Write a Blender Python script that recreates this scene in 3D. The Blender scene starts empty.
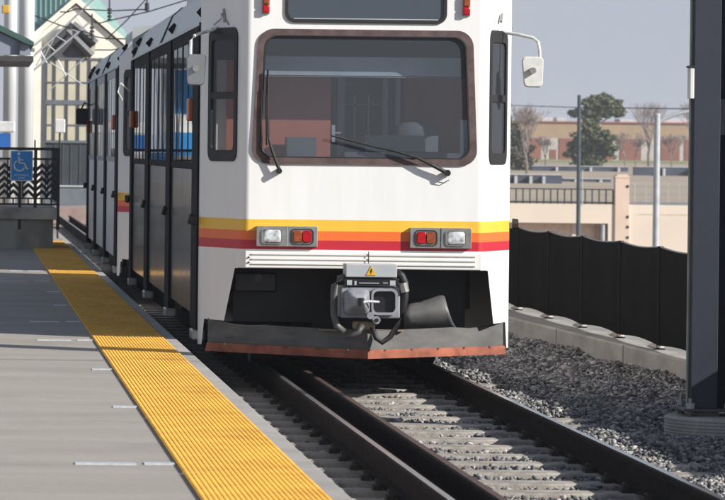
import bpy, bmesh, math, random
import numpy as np
from mathutils import Vector, Matrix
random.seed(7); np.random.seed(7)
sc = bpy.context.scene
COL = sc.collection
PI = math.pi
# ---------------------------------------------------------------- camera constants (measured from the picture)
F, VX, VY, RHO, H = 3600.0, -35.0, 147.0, 0.0115, 1.87
def P(x, y, Y):
    xr = (x-VX)+RHO*(y-VY); yr = (y-VY)-RHO*(x-VX)
    return Vector((xr*Y/F, Y, H-yr*Y/F))
# ---------------------------------------------------------------- materials
MATS = {}
def mat(name, col, rough=0.6, metal=0.0, var=0.12, scale=3.0, bump=0.0, bscale=None, col2=None, spec=0.5, stretch=None, emit=None, grain=0):
    if name in MATS: return MATS[name]
    m = bpy.data.materials.new(name); m.use_nodes = True
    nt = m.node_tree; b = nt.nodes['Principled BSDF']
    b.inputs['Roughness'].default_value = rough; b.inputs['Metallic'].default_value = metal
    b.inputs['Specular IOR Level'].default_value = spec
    tc = nt.nodes.new('ShaderNodeTexCoord'); src = tc.outputs['Object']
    if stretch:
        mp = nt.nodes.new('ShaderNodeMapping'); mp.inputs['Scale'].default_value = stretch
        nt.links.new(src, mp.inputs['Vector']); src = mp.outputs['Vector']
    n = nt.nodes.new('ShaderNodeTexNoise'); n.inputs['Scale'].default_value = scale; n.inputs['Detail'].default_value = 6
    nt.links.new(src, n.inputs['Vector'])
    r = nt.nodes.new('ShaderNodeValToRGB')
    c2 = col2 if col2 else tuple(c*(1+var) for c in col)
    c1 = tuple(c*(1-var) for c in col)
    r.color_ramp.elements[0].position = 0.32; r.color_ramp.elements[1].position = 0.68
    r.color_ramp.elements[0].color = (*c1, 1); r.color_ramp.elements[1].color = (*c2, 1)
    nt.links.new(n.outputs['Fac'], r.inputs['Fac'])
    if grain:
        g1 = nt.nodes.new('ShaderNodeTexNoise'); g1.inputs['Scale'].default_value = 55; g1.inputs['Detail'].default_value = 8; g1.inputs['Roughness'].default_value = .75; nt.links.new(tc.outputs['Object'], g1.inputs['Vector'])
        gr_ = nt.nodes.new('ShaderNodeMapRange'); gr_.inputs['From Min'].default_value = .3; gr_.inputs['From Max'].default_value = .62; gr_.inputs['To Min'].default_value = 1-grain; gr_.inputs['To Max'].default_value = 1; nt.links.new(g1.outputs['Fac'], gr_.inputs['Value'])
        g2 = nt.nodes.new('ShaderNodeTexNoise'); g2.inputs['Scale'].default_value = .9; g2.inputs['Detail'].default_value = 9; g2.inputs['Roughness'].default_value = .7; nt.links.new(tc.outputs['Object'], g2.inputs['Vector'])
        gq = nt.nodes.new('ShaderNodeMapRange'); gq.inputs['From Min'].default_value = .38; gq.inputs['From Max'].default_value = .5; gq.inputs['To Min'].default_value = 1-grain*.5; gq.inputs['To Max'].default_value = 1; nt.links.new(g2.outputs['Fac'], gq.inputs['Value'])
        mm_ = nt.nodes.new('ShaderNodeMath'); mm_.operation = 'MULTIPLY'; nt.links.new(gr_.outputs[0], mm_.inputs[0]); nt.links.new(gq.outputs[0], mm_.inputs[1])
        vm = nt.nodes.new('ShaderNodeVectorMath'); vm.operation = 'SCALE'; nt.links.new(r.outputs['Color'], vm.inputs[0]); nt.links.new(mm_.outputs[0], vm.inputs['Scale']); nt.links.new(vm.outputs[0], b.inputs['Base Color'])
    else: nt.links.new(r.outputs['Color'], b.inputs['Base Color'])
    if bump:
        n2 = nt.nodes.new('ShaderNodeTexNoise'); n2.inputs['Scale'].default_value = bscale or scale*8; n2.inputs['Detail'].default_value = 5
        nt.links.new(src, n2.inputs['Vector'])
        bp = nt.nodes.new('ShaderNodeBump'); bp.inputs['Strength'].default_value = bump; bp.inputs['Distance'].default_value = 0.01
        nt.links.new(n2.outputs['Fac'], bp.inputs['Height']); nt.links.new(bp.outputs['Normal'], b.inputs['Normal'])
    if emit:
        b.inputs['Emission Color'].default_value = (*emit[:3], 1); b.inputs['Emission Strength'].default_value = emit[3]
    MATS[name] = m
    return m
def body_mat(name, base, stripes=True, rough=0.42):
    """painted car body: coloured bands by height, faint vertical dirt streaks"""
    m = bpy.data.materials.new(name); m.use_nodes = True; nt = m.node_tree; b = nt.nodes['Principled BSDF']
    b.inputs['Roughness'].default_value = rough
    tc = nt.nodes.new('ShaderNodeTexCoord'); sp = nt.nodes.new('ShaderNodeSeparateXYZ'); nt.links.new(tc.outputs['Object'], sp.inputs[0])
    r = nt.nodes.new('ShaderNodeValToRGB'); r.color_ramp.interpolation = 'CONSTANT'
    mr = nt.nodes.new('ShaderNodeMapRange'); mr.inputs['From Min'].default_value = 0; mr.inputs['From Max'].default_value = 4
    nt.links.new(sp.outputs['Z'], mr.inputs['Value']); nt.links.new(mr.outputs[0], r.inputs['Fac'])
    e = r.color_ramp.elements
    e[0].position = 0; e[0].color = (*base, 1)
    e[1].position = 1.291/4; e[1].color = (*base, 1)
    for z, c in ((1.038, (.50, .018, .035)), (1.118, (.80, .16, .03)), (1.203, (.82, .50, .05))):
        k = e.new(z/4); k.color = (*c, 1)
    mp = nt.nodes.new('ShaderNodeMapping'); mp.inputs['Scale'].default_value = (7, 7, .7); nt.links.new(tc.outputs['Object'], mp.inputs['Vector'])
    n = nt.nodes.new('ShaderNodeTexNoise'); n.inputs['Scale'].default_value = 1.5; n.inputs['Detail'].default_value = 5; nt.links.new(mp.outputs[0], n.inputs['Vector'])
    r2 = nt.nodes.new('ShaderNodeValToRGB'); r2.color_ramp.elements[0].position = .3; r2.color_ramp.elements[0].color = (.955, .952, .945, 1)
    r2.color_ramp.elements[1].position = .62; r2.color_ramp.elements[1].color = (1, 1, 1, 1); nt.links.new(n.outputs['Fac'], r2.inputs['Fac'])
    mx = nt.nodes.new('ShaderNodeMix'); mx.data_type = 'RGBA'; mx.blend_type = 'MULTIPLY'; mx.inputs['Factor'].default_value = 1
    nt.links.new(r.outputs['Color'], mx.inputs['A']); nt.links.new(r2.outputs['Color'], mx.inputs['B']); nt.links.new(mx.outputs['Result'], b.inputs['Base Color'])
    MATS[name] = m; return m
def glass_mat(name, tint, clear, rough=0.03):
    """tinted pane: some light passes, the rest is a glossy dark surface"""
    m = bpy.data.materials.new(name); m.use_nodes = True; nt = m.node_tree; b = nt.nodes['Principled BSDF']
    b.inputs['Base Color'].default_value = (*tint, 1); b.inputs['Roughness'].default_value = rough
    out = nt.nodes['Material Output']
    t = nt.nodes.new('ShaderNodeBsdfTransparent'); t.inputs['Color'].default_value = (.85, .87, .92, 1)
    mx = nt.nodes.new('ShaderNodeMixShader'); mx.inputs['Fac'].default_value = clear
    nt.links.new(b.outputs[0], mx.inputs[1]); nt.links.new(t.outputs[0], mx.inputs[2]); nt.links.new(mx.outputs[0], out.inputs['Surface'])
    tc = nt.nodes.new('ShaderNodeTexCoord'); n = nt.nodes.new('ShaderNodeTexNoise'); n.inputs['Scale'].default_value = 1.2
    nt.links.new(tc.outputs['Object'], n.inputs['Vector'])
    bp = nt.nodes.new('ShaderNodeBump'); bp.inputs['Strength'].default_value = .25; bp.inputs['Distance'].default_value = .01
    nt.links.new(n.outputs['Fac'], bp.inputs['Height']); nt.links.new(bp.outputs['Normal'], b.inputs['Normal'])
    MATS[name] = m; return m
# ---------------------------------------------------------------- mesh builder
class MB:
    def __init__(s): s.v = []; s.f = []
    def add(s, vs, fs):
        o = len(s.v); s.v += [tuple(v) for v in vs]; s.f += [tuple(i+o for i in f) for f in fs]; return s
    def box(s, x0, x1, y0, y1, z0, z1):
        if x0 > x1: x0, x1 = x1, x0
        if y0 > y1: y0, y1 = y1, y0
        if z0 > z1: z0, z1 = z1, z0
        v = [(x, y, z) for x in (x0, x1) for y in (y0, y1) for z in (z0, z1)]
        return s.add(v, [(0,1,3,2),(4,6,7,5),(0,4,5,1),(2,3,7,6),(0,2,6,4),(1,5,7,3)])
    def tube(s, pts, r, n=8, caps=True):
        pts = [Vector(p) for p in pts]; rs = r if isinstance(r, (list, tuple)) else [r]*len(pts)
        rings = []; 
        for i, p in enumerate(pts):
            d = (pts[min(i+1, len(pts)-1)]-pts[max(i-1, 0)]).normalized()
            a = Vector((0,0,1)) if abs(d.z) < .9 else Vector((1,0,0))
            u = d.cross(a).normalized(); w = d.cross(u)
            rings.append([p+(u*math.cos(2*PI*k/n)+w*math.sin(2*PI*k/n))*rs[i] for k in range(n)])
        vs = [q for g in rings for q in g]; fs = []
        for i in range(len(pts)-1):
            for k in range(n): fs.append((i*n+k, i*n+(k+1)%n, (i+1)*n+(k+1)%n, (i+1)*n+k))
        if caps: fs += [tuple(range(n-1, -1, -1)), tuple((len(pts)-1)*n+k for k in range(n))]
        return s.add(vs, fs)
    def loft(s, loops, close=True, caps=False):
        n = len(loops[0]); vs = [q for g in loops for q in g]; fs = []
        for i in range(len(loops)-1):
            for k in range(n if close else n-1): fs.append((i*n+k, i*n+(k+1)%n, (i+1)*n+(k+1)%n, (i+1)*n+k))
        if caps: fs += [tuple(range(n-1, -1, -1)), tuple((len(loops)-1)*n+k for k in range(n))]
        return s.add(vs, fs)
    def prism(s, pts, off):
        """polygon pts (3D) extruded by vector off"""
        off = Vector(off); return s.loft([[Vector(p) for p in pts], [Vector(p)+off for p in pts]], caps=True)
    def build(s, name, m, parent=None, bevel=0, smooth=False, recalc=True):
        me = bpy.data.meshes.new(name); me.from_pydata(s.v, [], s.f); me.update()
        if recalc:
            bm = bmesh.new(); bm.from_mesh(me); bmesh.ops.recalc_face_normals(bm, faces=bm.faces); bm.to_mesh(me); bm.free()
        me.materials.append(m)
        if smooth: me.shade_smooth()
        o = bpy.data.objects.new(name, me); COL.objects.link(o)
        if parent: o.parent = parent
        if bevel:
            b = o.modifiers.new('bevel', 'BEVEL'); b.width = bevel; b.segments = 2; b.limit_method = 'ANGLE'; b.angle_limit = .6
        return o
def tag(o, label=None, cat=None, group=None, kind=None):
    if label: o['label'] = label
    if cat: o['category'] = cat
    if group: o['group'] = group
    if kind: o['kind'] = kind
    return o
def empty(name, loc, label=None, cat=None, group=None):
    o = bpy.data.objects.new(name, None); COL.objects.link(o); o.location = loc; o.empty_display_size = .2
    return tag(o, label, cat, group)
def copy_tree(o, parent=None):
    c = o.copy(); COL.objects.link(c); c.parent = parent
    for ch in [q for q in bpy.data.objects if q.parent == o]: copy_tree(ch, c)
    return c
def rrect(u0, u1, v0, v1, r, n=6, t=0.0):
    """rounded rectangle loop (u,v); t widens the bottom"""
    out = []
    for (cu, cv, a0) in ((u1-r, v0+r, -PI/2), (u1-r, v1-r, 0), (u0+r, v1-r, PI/2), (u0+r, v0+r, PI)):
        for k in range(n+1):
            a = a0+PI/2*k/n; out.append((cu+r*math.cos(a), cv+r*math.sin(a)))
    cm = (u0+u1)/2; res = []
    for u, v in out:
        f = 1+t*(v1-v)/(v1-v0); res.append((cm+(u-cm)*f, v))
    return res
def plate(outer, holes, mp):
    """flat sheet with holes; mp maps (u,v) to a 3D point -> MB"""
    bm = bmesh.new()
    for lp in [outer]+holes:
        vs = [bm.verts.new((u, v, 0)) for u, v in lp]
        for i in range(len(vs)): bm.edges.new((vs[i], vs[(i+1) % len(vs)]))
    bmesh.ops.triangle_fill(bm, use_beauty=True, use_dissolve=False, edges=bm.edges[:], normal=(0, 0, 1))
    bm.verts.index_update(); m = MB()
    m.add([mp(v.co.x, v.co.y) for v in bm.verts], [tuple(v.index for v in f.verts) for f in bm.faces]); bm.free()
    return m
def ring(outer, inner, mp_out, mp_in, depth):
    """solid frame between two loops of equal count. mp(u,v,d)->3D with d outward offset"""
    m = MB(); a = [mp_out(u, v, depth) for u, v in outer]; b = [mp_in(u, v, depth) for u, v in inner]
    c = [mp_in(u, v, -.01) for u, v in inner]; d = [mp_out(u, v, -.01) for u, v in outer]
    m.loft([d, a, b, c]); return m

# ---------------------------------------------------------------- shared materials
M = dict(
 white=body_mat('white_body_paint', (.785, .79, .785)),
 roofw=mat('pale_roof_paint', (.36, .39, .385), .35, var=.1, scale=2),
  matte=mat('matt_black_trim', (.008, .008, .010), .8, spec=.15), palef=mat('pale_grey_frame', (.30, .31, .33), .4),
 black=mat('black_paint', (.012, .012, .014), .35),
 rubber=mat('black_rubber', (.013, .013, .014), .6),
 panel=mat('dark_side_panel', (.12, .118, .125), .16, var=.35, scale=2.2, stretch=(1, 1, .3), bump=.05, bscale=2),
 panel2=mat('pale_side_panel', (.74, .74, .75), .32, var=.2, scale=2.2, stretch=(1, 1, .3), bump=.05, bscale=2),
 winframe=mat('mauve_window_rubber', (.095, .062, .060), .6, var=.3, scale=9),
 wglass=glass_mat('windshield_glass', (.13, .145, .17), .66),
 sglass=glass_mat('side_window_glass', (.02, .028, .04), .15),
 dglass=glass_mat('destination_glass', (.06, .075, .095), .0, .12),
 steel=mat('brushed_steel', (.36, .35, .33), .4, .7, var=.15, scale=12),
 greypaint=mat('grey_coupler_paint', (.27, .275, .31), .5, .1, var=.2, scale=9, bump=.1),
 plate=mat('light_grey_plate', (.40, .43, .45), .5, var=.08),
 darksteel=mat('dark_worn_steel', (.10, .098, .095), .55, .35, var=.45, scale=5, bump=.3),
 sheet=mat('scuffed_sheet_steel', (.125, .125, .125), .5, .1, var=.3, scale=5, bump=.05),
 ploughm=mat('worn_plough_steel', (.085, .084, .083), .65, .0, var=.3, scale=4, stretch=(1, 1, 3), bump=.08),
 orange=mat('orange_rubber_edge', (.27, .085, .05), .85, var=.35, scale=7, bump=.2),
 rust=mat('rusty_bracket', (.34, .24, .15), .8, var=.3, scale=20, bump=.4),
 railside=mat('rusty_rail_steel', (.022, .016, .014), .9, .0, spec=.12, var=.35, scale=10, bump=.3),
 railtop=mat('polished_rail_head', (.50, .50, .51), .25, .8, var=.2, scale=6, stretch=(8, .2, 1)),
 guardtop=mat('brown_rail_head', (.10, .062, .052), .6, .3, var=.3, scale=12),
 tie=mat('concrete_tie', (.35, .32, .285), .9, var=.34, scale=6, bump=.5, bscale=60, grain=.3),
 clip=mat('rusty_clip', (.035, .028, .025), .8, .2, var=.4, scale=20),
 lens_red=mat('red_lens', (.42, .003, .010), .15, var=.3, scale=30),
 lens_amber=mat('amber_lens', (.26, .06, .018), .2, var=.3, scale=30),
 lens_white=mat('clear_lens', (.62, .65, .67), .14, .25, var=.5, scale=17, bump=.4, bscale=40),
 orange_lamp=mat('orange_marker', (.45, .10, .02), .4, var=.2),
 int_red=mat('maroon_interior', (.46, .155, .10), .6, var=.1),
 cream_int=mat('cream_interior', (.75, .70, .6), .6),
 int_dark=mat('dark_interior', (.11, .12, .14), .6),
 int_grey=mat('grey_interior', (.78, .84, .88), .5),
 console=mat('grey_console', (.17, .19, .21), .5),
 int_red2=mat('maroon_lightened_for_shade', (.80, .30, .20), .6),  # maroon lightened in its colour for the partition that gets no sun
 int_teal=mat('teal_cabinet', (.12, .145, .155), .5),
 mirror=mat('mirror_back_shell', (.62, .62, .60), .35, var=.12, scale=12),
 mirrorface=mat('mirror_face', (.30, .31, .32), .18, .6),
)
# ================================================================ LIGHT RAIL CARS
CX, CY = 3.328, 30.0
HW, FW, CD, LEN = 1.325, 1.0, 0.69, 14.1     # half width, half face, corner depth, length
def chamfer_map(side, y0=0.0, sgn=1):
    L = math.hypot(HW-FW, CD); nx, ny = CD/L, (HW-FW)/L
    def mp(s, z, d=0.0):      # s=0 side edge, s=1 face edge, d outward
        x = HW+(FW-HW)*s; y = CD*(1-s)
        return (side*(x+nx*d), y0+sgn*(y-ny*d), z)
    return mp
CH_OUT = [(.066, .214), (.085, .214), (.14, .435), (.59, .435), (.82, .885), (.885, .885), (.885, 3.37), (.066, 3.02)]
CH_WIN = rrect(.20, .84, 1.775, 2.90, .09, 6)
WS_OUT = rrect(-.893, .893, 1.76, 2.885, .13, 7, .055)
WS_IN = rrect(-.838, .838, 1.815, 2.832, .10, 7, .055)
DW_OUT = rrect(-.675, .675, 2.937, 3.29, .085, 6)
DW_IN = rrect(-.648, .648, 2.962, 3.265, .065, 6)
def scale_loop(lp, f):
    cu = sum(p[0] for p in lp)/len(lp); cv = sum(p[1] for p in lp)/len(lp)
    return [(cu+(u-cu)*f, cv+(v-cv)*f) for u, v in lp]
def fmap(u, v, d=0.0): return (u, -d, v)
def rail_car(first):
    root = empty('rail_car', (CX, CY, 0)); ZS = 3.33 if first else 3.08
    body = MB()
    def join(m): body.add(m.v, m.f)
    # front face
    join(plate([(-.95, .89), (.95, .89), (.95, 3.40), (-.95, 3.40)], [WS_OUT, DW_OUT], lambda u, v: fmap(u, v)))
    # rounded ridges, corner panels, both ends
    for sgn, y0 in ((1, 0.0), (-1, LEN)):
        for side in (-1, 1):
            mp = chamfer_map(side, y0, sgn)
            join(plate(CH_OUT[:-1]+[(.066, ZS)], [CH_WIN], lambda s, z, mp=mp: mp(s, z)))
            a = Vector((side*.95, y0)); c = Vector((side*FW, y0)); e = mp(.885, 0); e = Vector((e[0], e[1]))
            pts = [a*(1-t)**2+c*2*t*(1-t)+e*t*t for t in [k/12 for k in range(13)]]
            body.loft([[(p.x, p.y, .89) for p in pts], [(p.x, p.y, 3.40-.03*i/12) for i, p in enumerate(pts)]], close=False)
            a = mp(.066, 0); a = Vector((a[0], a[1])); c = Vector((side*HW, y0+sgn*CD)); e = Vector((side*HW, y0+sgn*(CD+.05)))
            pts = [a*(1-t)**2+c*2*t*(1-t)+e*t*t for t in [k/5 for k in range(6)]]
            body.loft([[(p.x, p.y, .214) for p in pts], [(p.x, p.y, ZS-.0*i/5) for i, p in enumerate(pts)]], close=False)
    body.add([(-.95, LEN, .89), (.95, LEN, .89), (.95, LEN, 3.4), (-.95, LEN, 3.4)], [(0, 1, 2, 3)])
    # right flank, plain
    ya, yb = CD+.05, LEN-CD-.05
    body.add([(HW, ya, .20), (HW, yb, .20), (HW, yb, 2.94), (HW, ya, 2.94)], [(0, 1, 2, 3)])
    bd = body.build('body', M['white'], root, recalc=False)
    # roof with sloping coves
    roof = MB()
    prof = [(-HW-.015, 2.93), (-HW-.015, 2.955), (-HW+.01, 2.965), (-1.20, 3.24), (-1.10, 3.33), (-.5, 3.40), (.5, 3.40), (1.10, 3.33), (1.20, 3.24), (HW-.01, 2.965), (HW+.015, 2.93)]
    roof.loft([[(x, y, z) for x, z in prof] for y in (ya, yb)], close=False)
    for sgn, y0 in ((1, 0.0), (-1, LEN)):
        yy = y0+sgn*(CD+.05)
        roof.add([(-.95, y0, 3.40), (.95, y0, 3.40), (.5, yy, 3.40), (-.5, yy, 3.40)], [(0, 1, 2, 3)])
        for sd_ in (-1, 1):
            mp = chamfer_map(sd_, y0, sgn); q1, q2 = mp(.885, 3.37), mp(.066, ZS)
            roof.add([(sd_*.95, y0, 3.40), q1, q2, (sd_*(HW-.0), yy, 2.955), (sd_*1.20, yy, 3.24), (sd_*1.10, yy, 3.33), (sd_*.5, yy, 3.40), (sd_*HW, yy, ZS)], [(0, 1, 7, 6), (1, 2, 7), (7, 3, 4), (7, 4, 5), (7, 5, 6)])
    rf = roof.build('roof', M['roofw'], root, recalc=False)
    for yv, zv in ((1.2, 3.06), (1.0, 3.19), (5.5, 3.05), (9.8, 3.04), (13.1, 3.14), (13.2, 3.03)):
        tt = (zv-2.965)/.275; cxv = -HW+.01+tt*(HW-.01-1.20); m_ = MB(); hh, ww = .070, .062
        m_.add([(cxv-ww, yv, zv), (cxv+ww, yv, zv), (cxv, yv-.10, zv), (cxv, yv+.10, zv), (cxv, yv, zv+hh), (cxv, yv, zv-hh)], [(0, 2, 4), (2, 1, 4), (1, 3, 4), (3, 0, 4), (2, 0, 5), (1, 2, 5), (3, 1, 5), (0, 3, 5)])
        m_.build('roof_vent', M['matte'], root)
    MB().prism([(-HW-.012, 7.05, 2.955), (-1.215, 7.05, 3.24), (-1.11, 7.05, 3.335), (-1.09, 7.05, 3.33), (-1.19, 7.05, 3.23), (-HW+.02, 7.05, 2.95)], (0, .16, 0)).build('roof_seam', M['black'], rf)
    MB().box(-.85, .85, 8.6, 10.6, 3.40, 3.66).build('roof_unit', M['roofw'], root, bevel=.06)
    MB().box(-.6, .6, 2.2, 4.2, 3.40, 3.52).build('roof_unit', M['roofw'], root, bevel=.06)
    # corner windows
    for sgn, y0 in ((1, 0.0), (-1, LEN)):
        for side in (-1, 1):
            mp = chamfer_map(side, y0, sgn)
            fr = ring(CH_WIN, scale_loop(rrect(.265, .775, 1.87, 2.80, .05, 6), 1), mp, mp, .012).build('corner_window', M['rubber'], root, recalc=False)
            pv = rrect(.265, .775, 1.87, 2.80, .05, 6)
            MB().add([mp(s, z, -.004) for s, z in pv], [tuple(range(len(pv)))]).build('pane', M['wglass'] if first and sgn > 0 else M['sglass'], fr)
            b = MB(); b.loft([[mp(.265, 2.30, -.003), mp(.775, 2.30, -.003), mp(.775, 2.36, -.003), mp(.265, 2.36, -.003)], [mp(.265, 2.30, .010), mp(.775, 2.30, .010), mp(.775, 2.36, .010), mp(.265, 2.36, .010)]], caps=True)
            b.build('glazing_bar', M['rubber'], fr)
            mp_ = mp(.0, 1.27, .02)
            MB().loft([[ (mp_[0]+side*.0+.0, mp_[1]+.02*math.cos(a), mp_[2]+.045*math.sin(a)) for a in [k*PI/4 for k in range(8)]],
                       [ (mp_[0]+side*.05, mp_[1]+.02*math.cos(a), mp_[2]+.04*math.sin(a)) for a in [k*PI/4 for k in range(8)]]], caps=True).build('door_button', M['rubber'], root)
    # left flank: black pillars, glossy panels and narrow windows
    pm = M['panel'] if first else M['panel2']; plm = M['matte']
    PIL = [(ya, 1.50), (4.90, 5.60), (9.05, 9.75), (12.85, yb)]
    for a, b in PIL:
        p = MB().box(-HW-.018, -HW+.05, a+.001, b, .34, 2.929).build('pillar', plm, root)
        MB().box(-HW-.045, -HW+.06, a, b-.35, .245, .33).build('step_bracket', M['steel'], p, bevel=.012)
        MB().tube([(-HW-.035, (a+b)/2-.02, 1.31), (-HW-.055, (a+b)/2, 1.23)], .022, 8).build('door_button', M['rubber'], p)
    for i in range(3):
        a, b = PIL[i][1], PIL[i+1][0]
        c = (a+b)/2
        for k, (p0, p1) in enumerate(((a, c-.012), (c+.012, b))):
            d = MB().box(-HW+.004, -HW+.04, p0, p1, .43, 1.70).build('door_leaf', pm, root, bevel=.008)
            w0 = p0+.10; wl = (p1-p0-.2-.14)/2
            fr = MB()
            fr.box(-HW-.004, -HW+.05, p0, p1, 1.70, 1.76); fr.box(-HW-.004, -HW+.05, p0, p1, 2.82, 2.929)
            for q0, q1 in ((p0, w0), (w0+wl, w0+wl+.14), (p1-.10, p1)): fr.box(-HW-.004, -HW+.05, q0, q1, 1.761, 2.819)
            f = fr.build('window_frame', plm if first else M['palef'], root)
            for q0 in (w0, w0+wl+.14):
                MB().add([(-HW-.002, q0, 1.76), (-HW-.002, q0+wl, 1.76), (-HW-.002, q0+wl, 2.82), (-HW-.002, q0, 2.82)], [(0, 1, 2, 3)]).build('window_pane', M['sglass'], f)
        if i == 2 or (i == 0):
            yy = a+.18 if i == 0 else b-.10
            MB().box(-HW-.05, -HW-.002, yy-.14, yy+.14, 2.12, 2.32).build('side_marker_lamp', M['orange_lamp'], root, bevel=.015)
    MB().box(-HW+.06, -HW+.10, ya, yb, .43, 2.92).build('inner_wall', M['int_red'], root)
    # underframe, bogies
    MB().box(-1.12, 1.12, 1.6, LEN-1.2, .50, .95).build('underframe', M['darksteel'], root)
    MB().box(-1.24, 1.24, .74, LEN-.74, .95, 1.05).build('floor_pan', M['black'], root)
    for yb_ in (2.6, LEN-3.2):
        bg = MB().box(-.95, .95, yb_-1.0, yb_+1.0, .30, .52).build('bogie', M['darksteel'], root)
        for yy in (yb_-.9, yb_+.9):
            for side in (-1, 1):
                x = side*.74
                MB().tube([(x-.065, yy, .335), (x+.065, yy, .335)], .33, 24).build('wheel', M['darksteel'], bg)
    return root, rf
def dress_front(root):
    # windshield
    fr = ring(WS_OUT, WS_IN, fmap, fmap, .016).build('windshield_frame', M['winframe'], root, recalc=False)
    rv = MB()
    mid = scale_loop(WS_OUT, .972)
    for i in range(len(mid)):
        a = Vector(mid[i]); b = Vector(mid[(i+1) % len(mid)]); n = max(1, int((b-a).length/.11))
        if (b-a).length < .08: continue
        for k in range(n):
            p = a.lerp(b, (k+.5)/n); rv.tube([(p.x, -.014, p.y), (p.x, -.018, p.y)], .006, 6)
    rv.build('rivets', M['winframe'], fr)
    g2 = scale_loop(WS_IN, .985)
    ring(WS_IN, g2, lambda u, v, d: (u, -d+.002, v), lambda u, v, d: (u, -d+.002, v), .020).build('gasket', M['rubber'], fr, recalc=False)
    MB().add([(u, .004, v) for u, v in WS_IN], [tuple(range(len(WS_IN)))]).build('windshield', M['wglass'], root)
    fr = ring(DW_OUT, DW_IN, fmap, fmap, .014).build('sign_window_frame', M['rubber'], root, recalc=False)
    MB().add([(u, .001, v) for u, v in DW_IN], [tuple(range(len(DW_IN)))]).build('sign_window', M['dglass'], fr)
    MB().tube([(-.60, -.012, 2.972), (.60, -.012, 2.972)], .005, 6).build('trim_strip', M['plate'], fr)
    # ribbed lower panel
    gp = MB().box(-.985, .985, -.022, .05, .893, 1.032).build('ribbed_panel', M['white_plain'], root, bevel=.006)
    for z in (.925, .965, 1.005): MB().prism([(-.93, -.022, z-.009), (.93, -.022, z-.009), (.93, -.034, z), (-.93, -.034, z)], (0, 0, .012)).build('rib', M['white_plain'], gp)
    for z in (.937, .979):
        for u in (-.955,): MB().tube([(u, -.022, z), (u, -.032, z)], .008, 6).build('screw', M['rubber'], gp)
    # lamp clusters
    for s in (-1, 1):
        c = .640*s; base = MB().box(c-.255, c+.255, -.045, .0, 1.072, 1.241).build('lamp_cluster', M['steel'], root, bevel=.004)
        MB().box(c-.003, c+.003, -.0475, -.04, 1.074, 1.239).build('cluster_seam', M['plate'] if s < 0 else M['rubber'], base)
        h = c+s*.125; t = c-s*.125
        lp = rrect(h-.088, h+.088, 1.092, 1.222, .03, 5); li = scale_loop(lp, .90)
        ring(lp, li, fmap, fmap, .056).build('lamp_ring', M['steel'], base, recalc=False)
        hm = MB(); hm.loft([[(u, -.052, v) for u, v in li], [(h+(u-h)*.75, -.060, 1.157+(v-1.157)*.75) for u, v in li], [(h+(u-h)*.3, -.064, 1.157+(v-1.157)*.3) for u, v in li]], caps=True)
        hm.build('headlight', M['lens_white'], base, smooth=True)
        lp = rrect(t-.096, t+.096, 1.090, 1.222, .035, 5); li = scale_loop(lp, .9)
        ring(lp, li, fmap, fmap, .052).build('lamp_ring', M['rubber'], base, recalc=False)
        for q0, q1, mm, nm in ((t-.078, t+.002, 'lens_red' if s > 0 else 'lens_amber', 'tail_light'), (t+.002, t+.078, 'lens_amber' if s > 0 else 'lens_red', 'turn_signal')):
            l2 = rrect(q0, q1, 1.106, 1.206, .022, 4)
            MB().loft([[(u, -.047, v) for u, v in l2], [((q0+q1)/2+(u-(q0+q1)/2)*.85, -.060, 1.156+(v-1.156)*.85) for u, v in l2]], caps=True).build(nm, M[mm], base, smooth=False)
    for s in (-1, 1):
        c = s*.835
        ml = MB().box(c-.034, c+.034, -.02, 0, 3.008, 3.19).build('marker_lamp', M['steel'], root, bevel=.004)
        MB().box(c-.030, c+.030, -.045, -.018, 3.012, 3.082).build('red_lens', M['lens_red'], ml, bevel=.012)
        MB().box(c-.030, c+.030, -.045, -.018, 3.084, 3.186).build('amber_lens', M['lens_amber'], ml, bevel=.012)
    # wipers (local x,z from the picture at the face plane)
    def L(x, y, d=.03):
        p = P(x, y, CY-d); return (p.x-CX, -d, p.z)
    w = MB().tube([L(280, 172, .05), L(272, 150, .06), L(268.5, 138, .06), L(268, 100, .055), L(268.2, 70, .05)], [.016, .013, .010, .008, .007], 8).build('wiper', M['rubber'], root)
    MB().tube([L(279, 171, .01), L(279, 171, .07)], .026, 10).build('wiper_pivot', M['rubber'], w)
    MB().tube([L(268, 70, .03), L(266.5, 100, .03), L(266.8, 145, .03)], .010, 6).build('wiper_blade', M['rubber'], w)
    MB().tube([L(262, 90, .03), L(261, 120, .03), L(262, 150, .035), L(270, 160, .035)], .008, 6).build('washer_hose', M['rubber'], w)
    w = MB().tube([L(447, 173, .05), L(432, 165, .06), L(418, 158, .06), L(395, 151, .055), L(370, 146, .05)], [.018, .016, .012, .010, .008], 8).build('wiper', M['rubber'], root)
    MB().tube([L(447.5, 173, .01), L(447.5, 173, .07)], .028, 10).build('wiper_pivot', M['rubber'], w)
    MB().tube([L(418, 157, .03), L(380, 148, .03), L(331, 135.5, .03)], .009, 6).build('wiper_blade', M['rubber'], w)
    MB().tube([L(449, 180, .01), L(444, 183, .02), L(438, 182, .02)], .004, 5).build('washer_nozzle', M['rubber'], w)
    # mirrors
    A = P(209, 31, 30.5); am = MB()
    pts = [A, P(200, 33.5, 30.3), P(194, 36, 30.25), P(190.8, 41, 30.25), P(190.3, 50, 30.25), P(190.2, 66, 30.25)]
    am.tube([p-Vector((CX, CY, 0)) for p in pts], .014, 8)
    am.tube([P(218, 27, 30.43)-Vector((CX, CY, 0)), P(213, 30, 30.42)-Vector((CX, CY, 0)), P(207, 32, 30.4)-Vector((CX, CY, 0))], .010, 6)
    arm = am.build('mirror_arm', M['mirror'], root)
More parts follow.
